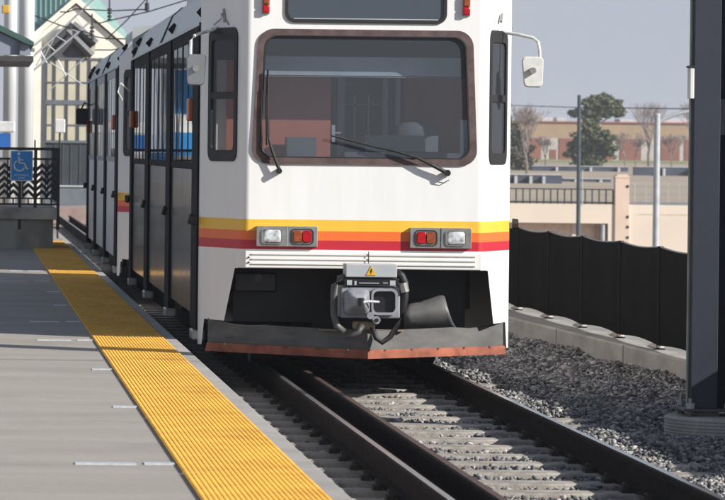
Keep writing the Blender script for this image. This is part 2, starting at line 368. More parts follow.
    def mirror(x0, x1, y0, y1, Y, parent, lean, mb):
        a = P(x0, y0, Y); b = P(x1, y1, Y); c = (a+b)/2-Vector((CX, CY, 0)); w = (b.x-a.x)/2; h = (a.z-b.z)/2
        lp = rrect(-w, w, -h, h, w*.42, 5, -.16); m_ = MB()
        def q(u, v, d, f=1): return (c.x+u*f+v*lean, c.y+d, c.z+v*f)
        m_.loft([[q(u, v, 0, .93) for u, v in lp], [q(u, v, .012) for u, v in lp], [q(u, v, .05) for u, v in lp], [q(u, v, .075, .82) for u, v in lp]], caps=True)
        o = m_.build('mirror', mb, parent)
        MB().tube([(c.x-w*.1, c.y-.05, c.z+.01), (c.x-w*.1, c.y+.01, c.z+.01)], .028, 8).build('mirror_clamp', M['steel'], o)
        return o
    mirror(186.5, 206, 54, 85.5, 30.2, arm, .02, M['mirrorface'])
    v0 = Vector((CX, CY, 0))
    pts = [P(501, 30, 30.42), P(507, 33, 30.4), P(520, 35, 30.3), P(533, 38, 30.25), P(538, 42, 30.22), P(539.5, 50, 30.2), P(540, 68, 30.2)]
    arm = MB().tube([p-v0 for p in pts], .014, 8).build('mirror_arm', M['mirror'], root)
    mirror(522.5, 544, 56.5, 87.5, 30.18, arm, -.03, M['mirror'])
    MB().tube([P(499, 17, 30.35)-v0, P(498, 30, 30.3)-v0], .007, 6).tube([P(502, 14, 30.35)-v0, P(501, 22, 30.3)-v0], .012, 6).build('mirror_bracket', M['steel'], arm)
    MB().tube([P(221, 14, 30.35)-v0, P(229, 25, 30.25)-v0], .006, 6).tube([P(224, 9, 30.33)-v0, P(224.5, 22, 30.3)-v0], .014, 6).tube([P(214, 25, 30.4)-v0, P(221, 19, 30.3)-v0, P(223, 12, 30.3)-v0], .006, 6).build('mirror_bracket', M['steel'], root)
    # black void behind the coupler, inner cheeks
    MB().box(-1.0, 1.0, 1.05, 1.12, .19, .94).build('front_bulkhead', M['black'], root)
    MB().box(-.97, .97, .06, 1.04, .895, .94).build('front_floor', M['black'], root)
    h = MB().box(*sorted((P(238, 0, 30.45).x-CX, P(281, 0, 30.45).x-CX)), .55, .66, P(0, 293, 30.5).z+.03, P(0, 271, 30.5).z+.01).build('horn_box', M['black'], root, bevel=.015)
    MB().tube([(P(262, 0, 30.5).x-CX, .545, .79), (P(262, 0, 30.5).x-CX, .56, .79)], .035, 12).build('horn_grille', M['darksteel'], h)
    # plough
    z0, z1, z2 = .168, .240, .42
    pl = MB()
    for s in (-1, 1):
        a0, a1 = (0, -.42), (s*1.235, .50)
        def w_(t, zt): 
            x = s*1.25*t; y = -.42+.92*t; return [(x, y, z1-.02), (x, y+.05, z1-.02), (x, y+.07, zt), (x, y+.02, zt)]
        pl.loft([w_(0, .395), w_(.35, .40), w_(.62, .405), w_(.75, .395), w_(.85, .405), w_(1, .445)], caps=True)
    plo = pl.build('snow_plough', M['ploughm'], root, recalc=True)
    ed = MB()
    for s in (-1, 1):
        ed.loft([[(0, -.445, z0), (0, -.425, z0), (0, -.425, z1), (0, -.445, z1)], [(s*1.275, .48, z0), (s*1.275, .50, z0), (s*1.26, .50, z1), (s*1.26, .48, z1)]], caps=True)
        for k in range(5):
            t = .12+k*.19; MB().tube([(s*1.27*t, -.443+.93*t, .235), (s*1.27*t, -.455+.93*t, .235)], .009, 6).build('bolt', M['darksteel'], plo)
    ed.build('plough_edge', M['orange'], plo)
    # curved deflectors behind plough
    for s, pp in ((1, [(404, 331, 404, 304), (412, 331, 411, 301.5), (421, 331, 419, 299), (430, 331, 427, 297), (439, 331, 434, 296), (447, 331, 439, 295.5), (454, 331, 443, 295.3), (459, 331.5, 445, 297)]),):
        m_ = MB(); lo = []; 
        for i, (xa, ya_, xb, yb_) in enumerate(pp):
            row = []
            for k in range(6):
                t = k/5; dd = .42-.12*math.sin(t*PI)-.04*t; p = P(xa+(xb-xa)*t**.6, ya_+(yb_-ya_)*t, CY+dd-.1); row.append((p.x-CX, dd-.1, p.z))
            lo.append(row)
        m_.loft(lo, close=False); o = m_.build('curved_deflector', M['sheet'], root, smooth=True)
        sm = o.modifiers.new('s', 'SOLIDIFY'); sm.thickness = .008
    # left deflector in shade
    m_ = MB(); lo = []
    for i in range(7):
        x = -1.12+i*.13; lo.append([(x, .35+.55*k/5+.1*math.sin(k/5*PI), .30+.10*k/5+.0) for k in range(6)])
    o = m_.loft(lo, close=False).build('curved_deflector', M['darksteel'], root, smooth=True); o.modifiers.new('s', 'SOLIDIFY').thickness = .008
    # coupler, 0.75 m ahead of bulkhead
    YC = 29.45
    def C(x, y, d=0.0): p = P(x, y, YC+d); return Vector((p.x-CX, p.y-CY, p.z))
    def cb(m_, x0, x1, y0, y1, d0, d1):
        a = C(x0, y0, d0); b = C(x1, y1, d0); m_.box(a.x, b.x, d0+YC-CY, d1+YC-CY, a.z, b.z); return m_
    cp = cb(MB(), 341, 400, 286.5, 318.5, .02, .30).build('coupler', M['greypaint'], root, bevel=.012)
    cb(MB(), 352, 392, 280, 316, .31, 1.45).build('drawbar', M['darksteel'], cp)
    tp = cb(MB(), 346, 397, 264, 277.5, -.02, .22).build('cover_plate', M['plate'], cp, bevel=.006)
    tri = MB(); a, b, c_ = C(371.2, 266, -.027), C(366.2, 275.3, -.027), C(376.2, 275.3, -.027); tri.prism([a, b, c_], (0, .006, 0)).build('warning_triangle', mat('warning_yellow', (.75, .42, .02), .5), tp)
    a, b, c_ = C(371.2, 267.6, -.030), C(367.4, 274.5, -.030), C(375, 274.5, -.030)
    bolt = MB(); bolt.prism([C(371.4, 268.8, -.031), C(370.2, 272.0, -.031), C(371.1, 271.9, -.031), C(370.6, 274.2, -.031), C(372.4, 271.0, -.031), C(371.5, 271.1, -.031), C(372.4, 269.0, -.031)], (0, .003, 0)).build('warning_bolt', M['rubber'], tp)
    el = cb(MB(), 344, 399, 278, 286, 0, .22).build('contact_box', M['black'], cp, bevel=.004)
    cb(MB(), 347, 352, 280, 285, -.008, .01).build('contact_block', M['plate'], el); cb(MB(), 390, 395.5, 280.5, 285.5, -.008, .01).build('contact_block', M['plate'], el)
    cb(MB(), 354.5, 356.5, 281, 285, -.008, .01).build('contact_block', M['plate'], el); cb(MB(), 359, 379, 282.6, 283.6, -.008, .01).build('contact_strip', M['plate'], el); cb(MB(), 383, 388, 282, 284, -.006, .01).build('contact_strip', M['steel'], el)
    fl = rrect(0, 1, 0, 1, .22, 5)
    def rr(x0, x1, y0, y1, d, f=1.0):
        cx, cy = (x0+x1)/2, (y0+y1)/2
        return [C(cx+(x0+(x1-x0)*u-cx)*f, cy+(y1-(y1-y0)*v-cy)*f, d) for u, v in fl]
    MB().loft([rr(344, 370, 289, 314.5, .018), rr(344, 370, 289, 314.5, -.03, .97), rr(345, 372, 290, 313, -.12, .62), rr(349, 372, 292, 311, -.16, .40)], caps=True).build('coupler_cone', M['greypaint'], cp, smooth=False)
    fr = ring([(p.x, p.z) for p in rr(371, 397.5, 288.5, 315, 0)], [(p.x, p.z) for p in rr(373, 395, 291, 312.5, 0)], lambda u, v, d: (u, -d-.53, v), lambda u, v, d: (u, -d-.53, v), .05).build('coupler_pocket', M['greypaint'], cp, recalc=False)
    MB().add(rr(373, 395, 291, 312.5, .015), [tuple(range(len(fl)))]).build('pocket_back', M['black'], fr)
    MB().tube([C(360, 303, -.17), C(368, 301.5, -.15), C(379, 302, -.10)], [.020, .013, .011], 8).build('coupler_hook', M['greypaint'], cp)
    MB().tube([C(361, 298, -.17), C(361, 306, -.17)], .024, 8).build('hook_pin', M['black'], cp)
    MB().tube([C(370.5, 315.5, -.04), C(370.5, 315.5, .1)], .030, 12).build('pivot_boss', M['greypaint'], cp)
    MB().tube([C(376.5, 320, -.03), C(376.5, 320, .1)], .034, 12).build('pivot_boss', M['greypaint'], cp); MB().tube([C(376.7, 320.3, -.04), C(376.7, 320.3, .02)], .016, 12).build('pivot_hole', M['black'], cp)
    for s, xs in ((-1, [(345, 277), (339, 279), (334.5, 285), (333.8, 300), (334, 315), (337, 326), (344, 332)]), (1, [(396, 272), (401.5, 276), (404.5, 283), (405, 297), (403.5, 310), (398, 325), (390, 337), (382, 342.5), (376, 338), (372, 327)])):
        MB().tube([C(x, y, .04) for x, y in xs], .030 if s < 0 else [.034, .034, .034, .030, .026, .024, .022, .022, .022, .022], 10).build('hose', M['darksteel'] if s < 0 else M['rubber'], cp, smooth=True)
    MB().tube([C(403, 283, .01), C(405.2, 292, .01)], .036, 10).build('hose_fitting', M['steel'], cp)
    bl = cb(MB(), 354, 375, 321.5, 330, .05, .2).build('hose_block', M['rust'], cp, bevel=.02)
    MB().tube([C(362, 325, .02), C(358, 332, .0), C(352, 335.5, .0), C(345, 337, .03)], [.03, .028, .022, .016], 10).build('hose', M['darksteel'], cp, smooth=True)
    cb(MB(), 320, 404, 329.5, 331.5, .30, .42).build('plough_brace', M['rust'], plo)
    # grab rail wire
    MB().tube([L(368.6, 251.5, .04), L(368.6, 264, .04)], .004, 6).build('release_cable', M['rubber'], root)
    # cab interior
    def ib(x0, x1, y0, y1, Y, d, name, m_):
        a = P(x0, y0, Y); b = P(x1, y1, Y); return MB().box(a.x-CX, b.x-CX, Y-CY, Y-CY+d, a.z, b.z).build(name, m_, cab)
    cab = MB().box(-1.2, 1.2, 2.4, 2.45, 1.05, 3.35).build('cab_wall', M['int_dark'], root)
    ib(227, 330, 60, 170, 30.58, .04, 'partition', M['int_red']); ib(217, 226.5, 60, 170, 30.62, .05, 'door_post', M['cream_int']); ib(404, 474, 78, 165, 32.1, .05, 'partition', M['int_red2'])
    ib(345, 386, 82, 165, 32.0, .03, 'saloon_door_window', M['int_teal'])
    ib(338, 344, 78, 168, 31.8, .06, 'door_post', M['int_grey']); ib(383, 387.5, 78, 140, 31.8, .06, 'door_post', M['int_grey']); ib(396, 400, 78, 126, 31.7, .05, 'grab_pole', M['int_grey'])
    ib(354, 355.2, 95, 140, 31.9, .02, 'grab_pole', M['int_grey']); ib(368, 369.2, 95, 140, 31.9, .02, 'grab_pole', M['int_grey']); ib(345, 386, 104, 105.5, 31.9, .02, 'grab_pole', M['int_grey'])
    MB().tube([(P(307.5, 80, 30.5).x-CX, .75, P(307, 79, 30.5).z), (P(307.5, 80, 30.5).x-CX, .75, P(307, 138, 30.5).z)], .008, 6).build('grab_pole', M['int_grey'], cab)
    ib(287, 316, 137, 168, 30.32, .2, 'equipment_box', M['int_teal'])
    o = ib(264, 461, 56, 77, 30.25, .02, 'sun_blind', M['blind']); ib(264, 461, 76.2, 78, 30.24, .03, 'blind_rail', M['plate'])
    o = ib(365, 438, 135, 152, 30.45, .4, 'console', M['console'])
    for x in (371, 397.5, 424): p = P(x, 140.5, 30.44); MB().tube([(p.x-CX, .42, p.z), (p.x-CX, .455, p.z)], .010, 8).build('console_knob', M['plate'], o)
    ib(345, 470, 152, 170, 30.35, .4, 'dashboard', M['int_dark']); 
    s_ = P(416, 128, 31.0); st_ = MB(); st_.loft([[(s_.x-CX+rx_*math.cos(a), .95+rx_*.4*math.sin(a), s_.z+dz_) for a in [k*PI/14 for k in range(28)]] for rx_, dz_ in ((.20, -.6), (.21, -.15), (.205, -.05), (.18, .01), (.12, .045), (.04, .055))], caps=True)
    st_.build('driver_seat', M['int_dark'], cab, smooth=True)
    ib(461, 468, 120, 160, 30.2, .05, 'side_cabinet', M['int_grey'])
    ib(332, 335, 125, 142, 30.3, .03, 'radio_bracket', M['plate']); ib(335, 341, 132, 133.5, 30.3, .03, 'radio_bracket', M['plate'])
M['white_plain'] = mat('white_enamel', (.76, .755, .73), .35, var=.04)
M['blind'] = mat('blue_blind', (.40, .50, .55), .6)
car1, rf1 = rail_car(True)
tag(car1, 'leading white light rail car, its windscreen and striped nose facing the camera', 'rail car', 'coupled light rail cars')
dress_front(car1)
car2, rf2 = rail_car(False); car2.location.y = 46.4-.0
tag(car2, 'paler second light rail car coupled behind the leading one, seen edge on beside the platform', 'rail car', 'coupled light rail cars')
car2.scale.y = 12.9/14.1
# rear mirror and small mirror loop on second car
p = P(82.5, 117, 58.6)-Vector((CX, 46.4, 0))
MB().tube([(-1.3, 12.3, 2.55), (-1.42, 12.35, 2.6), (-1.47, 12.4, 2.5)], .015, 6).build('mirror_arm', M['rubber'], car2)
lp = rrect(-.095, .095, -.13, .13, .03, 3)
MB().loft([[(-1.46+u, 12.3, 2.38+v) for u, v in lp], [(-1.46+u, 12.38, 2.38+v) for u, v in lp]], caps=True).build('mirror', M['rubber'], car2)
MB().tube([(-1.2, .3, 2.62), (-1.33, .15, 2.72), (-1.36, .1, 2.60), (-1.30, .2, 2.5)], .012, 6).build('mirror_arm', M['mirror'], car2)

# ================================================================ PLATFORM
def ties_of(n): pass
KX = 1.816; PZ = .26
conc = mat('platform_concrete', (.36, .33, .30), .85, var=.10, scale=1.2, stretch=(.35, 1.6, 1), bump=.25, bscale=40, grain=.2)
pf = MB().box(-9, KX-.11, 4, 68, -.6, PZ).build('platform', conc); tag(pf, kind='structure')
kerbm = mat('kerb_concrete', (.40, .38, .36), .85, var=.1, scale=3, bump=.2, bscale=50, grain=.25)
kb = MB().box(KX-.109, KX, 4, 68, -.6, PZ+.002).build('platform_kerb', kerbm, bevel=.01); tag(kb, kind='structure')
def tactile_mesh():
    W, L = .60, 3.66; nx = 12; ny = 118
    m = MB().box(0, W, 0, L-.012, -.004, .006)
    base = len(m.v); vs = []; fs = []
    for j in range(ny):
        for i in range(nx):
            cx, cy = (i+.28+.5*(j % 2))*W/nx, (j+.5)*L/ny; o = base+len(vs)
            for (r, z) in ((.0130, .006), (.0105, .0115), (.0070, .0125)):
                for k in range(6): vs.append((cx+r*math.cos(k*PI/3), cy+r*math.sin(k*PI/3), z))
            for q in (0, 6):
                for k in range(6): fs.append((o+q+k, o+q+(k+1)%6, o+q+6+(k+1)%6, o+q+6+k))
            fs.append(tuple(o+12+k for k in range(6)))
    m.v += vs; m.f += fs; return m
tm = mat('yellow_tactile', (.76, .42, .065), .78, var=.14, scale=3, bump=.1, grain=.25)
tp0 = tactile_mesh().build('tactile_panel', tm, recalc=False)
for i in range(13):
    o = tp0 if i == 0 else tp0.copy()
    if i: COL.objects.link(o)
    o.location = (1.100, 14.2+3.675*i, PZ+.006)
    pos = ['nearest the camera, at the bottom edge'] + ['%s in the row counted away from the camera' % w for w in ('second', 'third', 'fourth', 'fifth', 'sixth', 'seventh', 'eighth', 'ninth', 'tenth', 'eleventh', 'twelfth')] + ['at the far end beside the ramp block']
    tag(o, 'yellow studded warning panel ' + pos[i], 'tactile panel', 'tactile panels along the platform edge')
# bright inset strips in the joints
strm = mat('inset_strip', (.50, .53, .56), .4, var=.2, scale=20)
strips = [(464, 75, 136), (464, 144, 176), (407, 113, 138), (369.5, 92, 113), (340.3, 37, 71), (340.3, 77, 96), (322, 30, 59), (322, 66, 88), (305.6, 54, 66), (292, 46, 60), (281.6, 0, 27), (281.6, 34, 50), (271, 10, 22), (271, 28, 43)]
nm = ['long pale inset strip nearest the camera', 'short pale inset strip touching the yellow panels nearest the camera', 'pale inset strip in the sunlit concrete, second from the camera', 'pale inset strip in the last sunlit concrete before the shadow line', 'long pale inset strip just inside the train shadow', 'short pale inset strip by the yellow panels just inside the train shadow', 'long pale inset strip, second row inside the shadow', 'short pale inset strip by the panels, second row inside the shadow', 'single short pale strip, third row inside the shadow', 'single short pale strip, fourth row inside the shadow', 'long pale strip at the left frame edge, fifth row inside the shadow', 'short pale strip by the panels, fifth row inside the shadow', 'left short pale strip in the row nearest the ramp block', 'right short pale strip in the row nearest the ramp block']
for (y, x0, x1), lb in zip(strips, nm):
    yr = (y-VY)-RHO*((x0+x1)/2-VX); Y = F*(H-PZ)/yr; X0 = (x0-VX+RHO*(y-VY))*Y/F; X1 = min((x1-VX+RHO*(y-VY))*Y/F, 1.09)
    o = MB().box(0, X1-X0, -.05, .05, 0, .006).build('inset_strip', strm); o.location = (X0, Y, PZ)
    tag(o, lb, 'floor strip', 'inset strips in the platform joints')
# ================================================================ TRACK
RL, RR_, GX = 2.64, 4.15, 2.925
def rail_profile(dz=0, hw=.036):
    return [(-.07, -.172), (.07, -.172), (.07, -.162), (.012, -.145), (.010, -.045), (hw, -.035), (hw, -.006), (hw*.7, 0), (-hw*.7, 0), (-hw, -.006), (-hw, -.035), (-.010, -.045), (-.012, -.145), (-.07, -.162)]
def rail(x, label, top, near=5, far=100, hw=.036):
    pr = rail_profile(hw=hw)
    r = MB().loft([[(a, near, z) for a, z in pr], [(a, far, z) for a, z in pr]], caps=True).build('rail', M['railside']); r.location = (x, 0, 0)
    MB().add([(-hw*.5, near, .0015), (hw*.6, near, .0015), (hw*.6, far, .0015), (-hw*.5, far, .0015)], [(0, 1, 2, 3)]).build('rail_head', top, r)
    tag(r, label, 'rail', 'rails of the near track'); return r
rail(RL, 'left running rail with a polished head, closest to the platform', M['railtop'])
rail(RR_, 'right running rail with a polished head, beside the open ballast', M['railtop'])
rail(GX, 'brown guard rail without shine just inside the left running rail', M['guardtop'])
tie = empty('railway_sleeper', (0, 0, 0))
tb = MB(); tb.loft([[(1.87, -.15, -.40), (1.87, .15, -.40), (1.90, .115, -.178), (1.90, -.115, -.178)], [(4.93, -.15, -.40), (4.93, .15, -.40), (4.90, .115, -.178), (4.90, -.115, -.178)]], caps=True)
tb.build('sleeper_beam', M['tie'], tie, bevel=.012)
cl = MB()
for k in range(10):
    a = PI*k/9
cl.tube([(-.02, -.045, -.165), (-.055, -.045, -.145), (-.075, -.02, -.128), (-.075, .02, -.128), (-.055, .045, -.145), (-.02, .045, -.165)], .013, 6).box(-.10, -.045, -.06, .06, -.18, -.150)
clm = cl.build('rail_clip', M['clip'], tie)
clm.location = (RL-.045, 0, 0)
for x, f in ((RL+.055, -1), (RR_-.045, 1), (RR_+.055, -1), (GX+.055, -1)):
    c = clm.copy(); COL.objects.link(c); c.parent = tie; c.location = (x, 0, 0); c.scale.x = f
tieb = None
ny = 17.2; k = 0
TIES = []
while ny < 92:
    if k == 0: o = tie
    elif ny < 38: o = copy_tree(tie)
    else:
        if tieb is None:
            tieb = MB(); tieb.v = list(tb.v); tieb.f = list(tb.f); tieb = tieb.build('railway_sleeper', M['tie']); o = tieb
        else: o = tieb.copy(); COL.objects.link(o)
    o.location = (0, ny, random.uniform(-.004, .004)); o.rotation_euler.z = random.uniform(-.006, .006)
    tag(o, 'pale concrete sleeper under the track in front of the train' if ny < 31.5 else ('concrete sleeper in the dark under the train' if ny < 59 else 'concrete sleeper in the track beyond the train'), 'sleeper',
        'sleepers in front of the train' if ny < 31.5 else ('sleepers under the train' if ny < 59 else 'sleepers beyond the train'))
    TIES.append(ny); ny += .665+random.uniform(-.012, .012); k += 1
# ---------------- ballast: ground bed + crushed stones (stuff)
bedm = mat('ballast_bed', (.09, .088, .085), .95, var=.5, scale=30, bump=1.0, bscale=35)
bed = MB(); bed.loft([[(1.816, Y, -.24), (4.2, Y, -.235), (5.0, Y, -.20), (6.1, Y, -.205), (6.9, Y, -.205)] for Y in (4, 20, 40, 60, 95)], close=False)
tag(bed.build('ballast_bed', bedm), kind='structure')
def bedz(x, y):
    n = .018*math.sin(x*3.1+y*1.7)+.014*math.sin(x*7.3-y*2.9)
    if x < 4.2: return -.226+n*.4
    return -.226+(min(x, 5.0)-4.2)/.8*.05+n
ico = [Vector(v) for v in [(0,0,-1),(.72,-.53,-.45),(-.28,-.85,-.45),(-.89,0,-.45),(-.28,.85,-.45),(.72,.53,-.45),(.28,-.85,.45),(-.72,-.53,.45),(-.72,.53,.45),(.28,.85,.45),(.89,0,.45),(0,0,1)]]
icf = np.array([(0,1,2),(1,0,5),(0,2,3),(0,3,4),(0,4,5),(1,5,10),(2,1,6),(3,2,7),(4,3,8),(5,4,9),(1,10,6),(2,6,7),(3,7,8),(4,8,9),(5,9,10),(6,10,11),(7,6,11),(8,7,11),(9,8,11),(10,9,11)])
icn = np.array([tuple(v) for v in ico])
pts = []
def scatter(x0, x1, y0, y1, dens, smin, smax, lift=0.0, skip_tie=False):
    for _ in range(int((x1-x0)*(y1-y0)*dens)):
        x = random.uniform(x0, x1); y = random.uniform(y0, y1)
        if skip_tie and random.random() < .965:
            d = min(abs(y-t) for t in TIES)
            if d < .145: continue
        if any(abs(x-r) < .085 for r in (RL, RR_, GX)): continue
        if math.hypot(x-5.56, y-26.25) < .44: continue
        s = smin+(smax-smin)*random.random()**1.6
        pts.append((x, y, bedz(x, y)+lift+random.uniform(-.006, .02), s))
scatter(4.93, 6.35, 18, 27, 1150, .013, .030, .006); scatter(4.93, 6.55, 27, 34, 1000, .014, .032, .006); scatter(4.93, 6.5, 34, 46, 600, .018, .038, .006)
scatter(4.22, 4.95, 18, 36, 850, .013, .029, .012)
scatter(3.0, 4.08, 17.5, 34, 560, .012, .028, .012, True)
scatter(1.83, 2.57, 17, 34, 160, .014, .030, -.01, True)
scatter(1.9, 4.9, 58, 80, 60, .03, .05, .01)
A = np.array(pts); n = len(A)
V = np.repeat(icn[None], n, 0); V = V*(1+np.random.uniform(-.48, .40, (n, 12, 1)))
sc3 = np.random.uniform(.6, 1.25, (n, 1, 3)); sc3[:, :, 2] *= .72; V = V*sc3
ang = np.random.uniform(0, 2*PI, n); ca, sa = np.cos(ang)[:, None], np.sin(ang)[:, None]
tl = np.random.normal(0, .45, n); ct, st = np.cos(tl)[:, None], np.sin(tl)[:, None]
y_, z_ = V[..., 1]*ct-V[..., 2]*st, V[..., 1]*st+V[..., 2]*ct; x_ = V[..., 0]
V = np.stack([x_*ca-y_*sa, x_*sa+y_*ca, z_], -1)*A[:, 3][:, None, None]+A[:, None, :3]
FA = (icf[None]+12*np.arange(n)[:, None, None]).reshape(-1, 3)
me = bpy.data.meshes.new('crushed_stone')
me.vertices.add(n*12); me.vertices.foreach_set('co', V.reshape(-1).astype(np.float32))
me.loops.add(len(FA)*3); me.loops.foreach_set('vertex_index', FA.reshape(-1).astype(np.int32))
me.polygons.add(len(FA)); me.polygons.foreach_set('loop_start', np.arange(0, len(FA)*3, 3, dtype=np.int32))
me.update(calc_edges=True)
at = me.attributes.new('tone', 'FLOAT', 'POINT'); at.data.foreach_set('value', np.repeat(np.random.rand(n), 12).astype(np.float32))
sm = bpy.data.materials.new('crushed_stone'); sm.use_nodes = True; nt = sm.node_tree; b = nt.nodes['Principled BSDF']; b.inputs['Roughness'].default_value = .85
an = nt.nodes.new('ShaderNodeAttribute'); an.attribute_name = 'tone'; r = nt.nodes.new('ShaderNodeValToRGB')
e = r.color_ramp.elements; e[0].color = (.045, .047, .055, 1); e[1].color = (.46, .43, .40, 1); e[1].position = 1
for ps, c in ((.35, (.11, .113, .125)), (.60, (.20, .197, .20)), (.80, (.29, .275, .26)), (.93, (.40, .34, .30))):
    k_ = e.new(ps); k_.color = (*c, 1)
nt.links.new(an.outputs['Fac'], r.inputs['Fac'])
nn = nt.nodes.new('ShaderNodeTexNoise'); nn.inputs['Scale'].default_value = 60; tc = nt.nodes.new('ShaderNodeTexCoord'); nt.links.new(tc.outputs['Object'], nn.inputs['Vector'])
mx = nt.nodes.new('ShaderNodeMix'); mx.data_type = 'RGBA'; mx.blend_type = 'OVERLAY'; mx.inputs['Factor'].default_value = .5
nt.links.new(r.outputs['Color'], mx.inputs['A']); nt.links.new(nn.outputs['Color'], mx.inputs['B'])
hs = nt.nodes.new('ShaderNodeHueSaturation'); hs.inputs['Saturation'].default_value = .55; nt.links.new(mx.outputs['Result'], hs.inputs['Color']); nt.links.new(hs.outputs['Color'], b.inputs['Base Color'])
me.materials.append(sm); so = bpy.data.objects.new('crushed_stone', me); COL.objects.link(so)
tag(so, 'loose grey crushed stone ballast around the sleepers and rails', 'ballast', kind='stuff')
# ================================================================ BARRIER + SCREENED FENCE (right)
wallm = mat('barrier_concrete', (.34, .33, .31), .85, var=.16, scale=2, stretch=(1, 1, 2.5), bump=.3, bscale=30, grain=.3)
wl = MB(); 
def bx(Y): return 6.15+(6.60-6.15)*(40.5-Y)/(40.5-32.3)*.82 if Y > 24 else bx(24.001)
ys = [18+2.0*k for k in range(0, 36)]
def bx2(Y): return 6.52-.0451*(max(Y, 26)-32.3) if Y < 48 else 6.52-.0451*(48-32.3)-.01*(Y-48)
wl.loft([[(bx2(Y), Y, -.5), (bx2(Y), Y, .008), (bx2(Y)+.02, Y, .028), (bx2(Y)+.62, Y, .028), (bx2(Y)+.62, Y, -.9)] for Y in ys], close=False)
bw_ = wl.build('barrier_wall', wallm); jm = mat('dark_joint_filler', (.10, .095, .09), .9)  # dark colour of the wall joints
for k in range(9):
    Yj = 22.5+3.1*k; MB().box(bx2(Yj)-.003, bx2(Yj)+.05, Yj-.012, Yj+.012, -.4, .018).build('expansion_joint', jm, bw_)
tag(bw_, 'low grey concrete barrier wall along the right of the track', 'wall')
for k in range(11):
    pass
FX = lambda Y: 6.60 if Y < 36 else 6.60-.012*(Y-36)
fence = empty('screened_fence', (6.6, 34, .03), 'black mesh screened fence on the concrete barrier right of the train', 'fence')
scrm = mat('black_screen', (.006, .006, .007), .95, spec=.05, var=.25, scale=3, stretch=(1, 2, .3), bump=.4, bscale=300)
fy = [34.1+2.05*k for k in range(-6, 9)]
for i, Y in enumerate(fy):
    x = FX(Y)-6.6; y = Y-34
    MB().tube([(x, y, 0), (x, y, .975)], .028, 8).box(x-.045, x+.045, y-.045, y+.045, 0, .008).build('fence_post', M['matte'], fence)
    MB().tube([(x-.03, y-.09, .03), (x+.03, y+.03, .022), (x+.05, y+.45, .012), (x+.05, y+.75, .005)], [.012, .022, .028, .008], 8).build('sealant_patch', mat('pale_sealant', (.42, .40, .37), .8, var=.2, scale=12), fence) if i > 0 else None
    if i < len(fy)-1:
        x1 = FX(fy[i+1])-6.6; rows = []
        for k in range(13):
            t = k/12; sag = math.sin(t*PI); yy = y+2.05*t; xx = x+(x1-x)*t-.004
            rows.append([(xx-.012*math.sin(t*PI*3)*math.sin(q/6*PI), yy, (.030+.030*sag)+((.965-.028*sag)-(.030+.030*sag))*q/6) for q in range(7)])
        s_ = MB().loft(rows, close=False).build('screen_panel', scrm, fence, smooth=True); s_.modifiers.new('s', 'SOLIDIFY').thickness = .004
        MB().tube([(r_[6][0], r_[6][1], r_[6][2]+.004) for r_ in rows], .010, 6).build('top_cable', M['black'], fence)
# ================================================================ STEEL COLUMN ON ROUND FOOTING
cm = mat('navy_column_paint', (.018, .023, .036), .5, var=.10, scale=2, bump=.1, bscale=20)
col = empty('steel_column', (5.56, 26.25, -.2), 'tall navy steel column bolted to a round ribbed concrete footing at right', 'column')
ft = MB(); nseg = 72; lp = []
zs = [(-.1, .43)] + [(0.0+.012*k, .43+.004*(k % 2)) for k in range(0, 14)] + [(.165, .43), (.175, .415), (.178, 0.02)]
ft.loft([[(r_*math.cos(2*PI*j/nseg), r_*math.sin(2*PI*j/nseg), z) for j in range(nseg)] for z, r_ in zs], caps=True)
ft.build('footing', mat('footing_concrete', (.40, .38, .35), .9, var=.15, scale=6, bump=.3, grain=.3), col)
PB = .178; cmd = mat('shaded_column_web', (.008, .010, .016), .7, spec=.2)  # web colour near-black, painting in the shade between the flanges
c0 = P(690, 390, 26.1).x-5.56; c0a = c0
MB().box(c0-.05, .35, -.17, .25, PB+.035, PB+.055).build('base_plate', M['darksteel'], col, bevel=.004)
cf = MB().box(c0+.012, c0+.205, -.12, .02, PB+.056, 9).build('front_flange', cm, col, bevel=.004)
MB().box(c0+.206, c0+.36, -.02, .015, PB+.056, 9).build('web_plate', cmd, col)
MB().box(c0+.361, c0+.55, -.12, .02, PB+.056, 9).build('front_flange', cm, col, bevel=.004)
MB().box(c0+.206, c0+.262, -.085, -.021, 2.02+.2, 2.28+.2).build('shadow_patch', cmd, col)  # dark block standing in for a shadow shape on the column
MB().tube([(c0+.0, -.05, PB+.07), (c0+.0, -.05, 9)], .011, 8).build('conduit', mat('greenish_conduit', (.30, .31, .27), .5, var=.2, scale=5), col)
z1_, z0_ = P(692, 68, 26.2).z+.2, P(692, 99, 26.2).z+.2
MB().box(c0-.022, c0+.010, -.13, -.03, z0_, z1_).build('junction_box', mat('pale_box', (.62, .62, .58), .5), col, bevel=.006)
MB().box(c0-.03, c0+.016, -.135, -.03, z1_, z1_+.015).build('box_strap', M['rubber'], col)
for bx_, by_ in ((c0+.005, -.145), (c0+.28, -.145), (c0+.005, .2)):
    bo = MB().tube([(bx_, by_, PB), (bx_, by_, PB+.13)], .014, 8).build('anchor_bolt', M['steel'], col)
    MB().tube([(bx_, by_, PB+.056), (bx_, by_, PB+.095)], .03, 6).build('nut', M['plate'], bo)
    MB().tube([(bx_, by_, PB), (bx_, by_, PB+.034)], .028, 6).build('nut', M['darksteel'], bo)
MB().box(c0+.03, c0+.22, -.1, .1, PB-.001, PB+.034).build('grout_pad', mat('grout', (.2, .2, .2), .9), col)
# overhead span wire whose shadow crosses the platform
sw = MB().tube([(-12, 21.4, 6.6), (0, 21.4, 6.5), (13, 21.4, 6.6)], .022, 6).build('span_wire', M['rubber']); tag(sw, 'thin overhead wire crossing above the platform ahead of the train', 'wire')

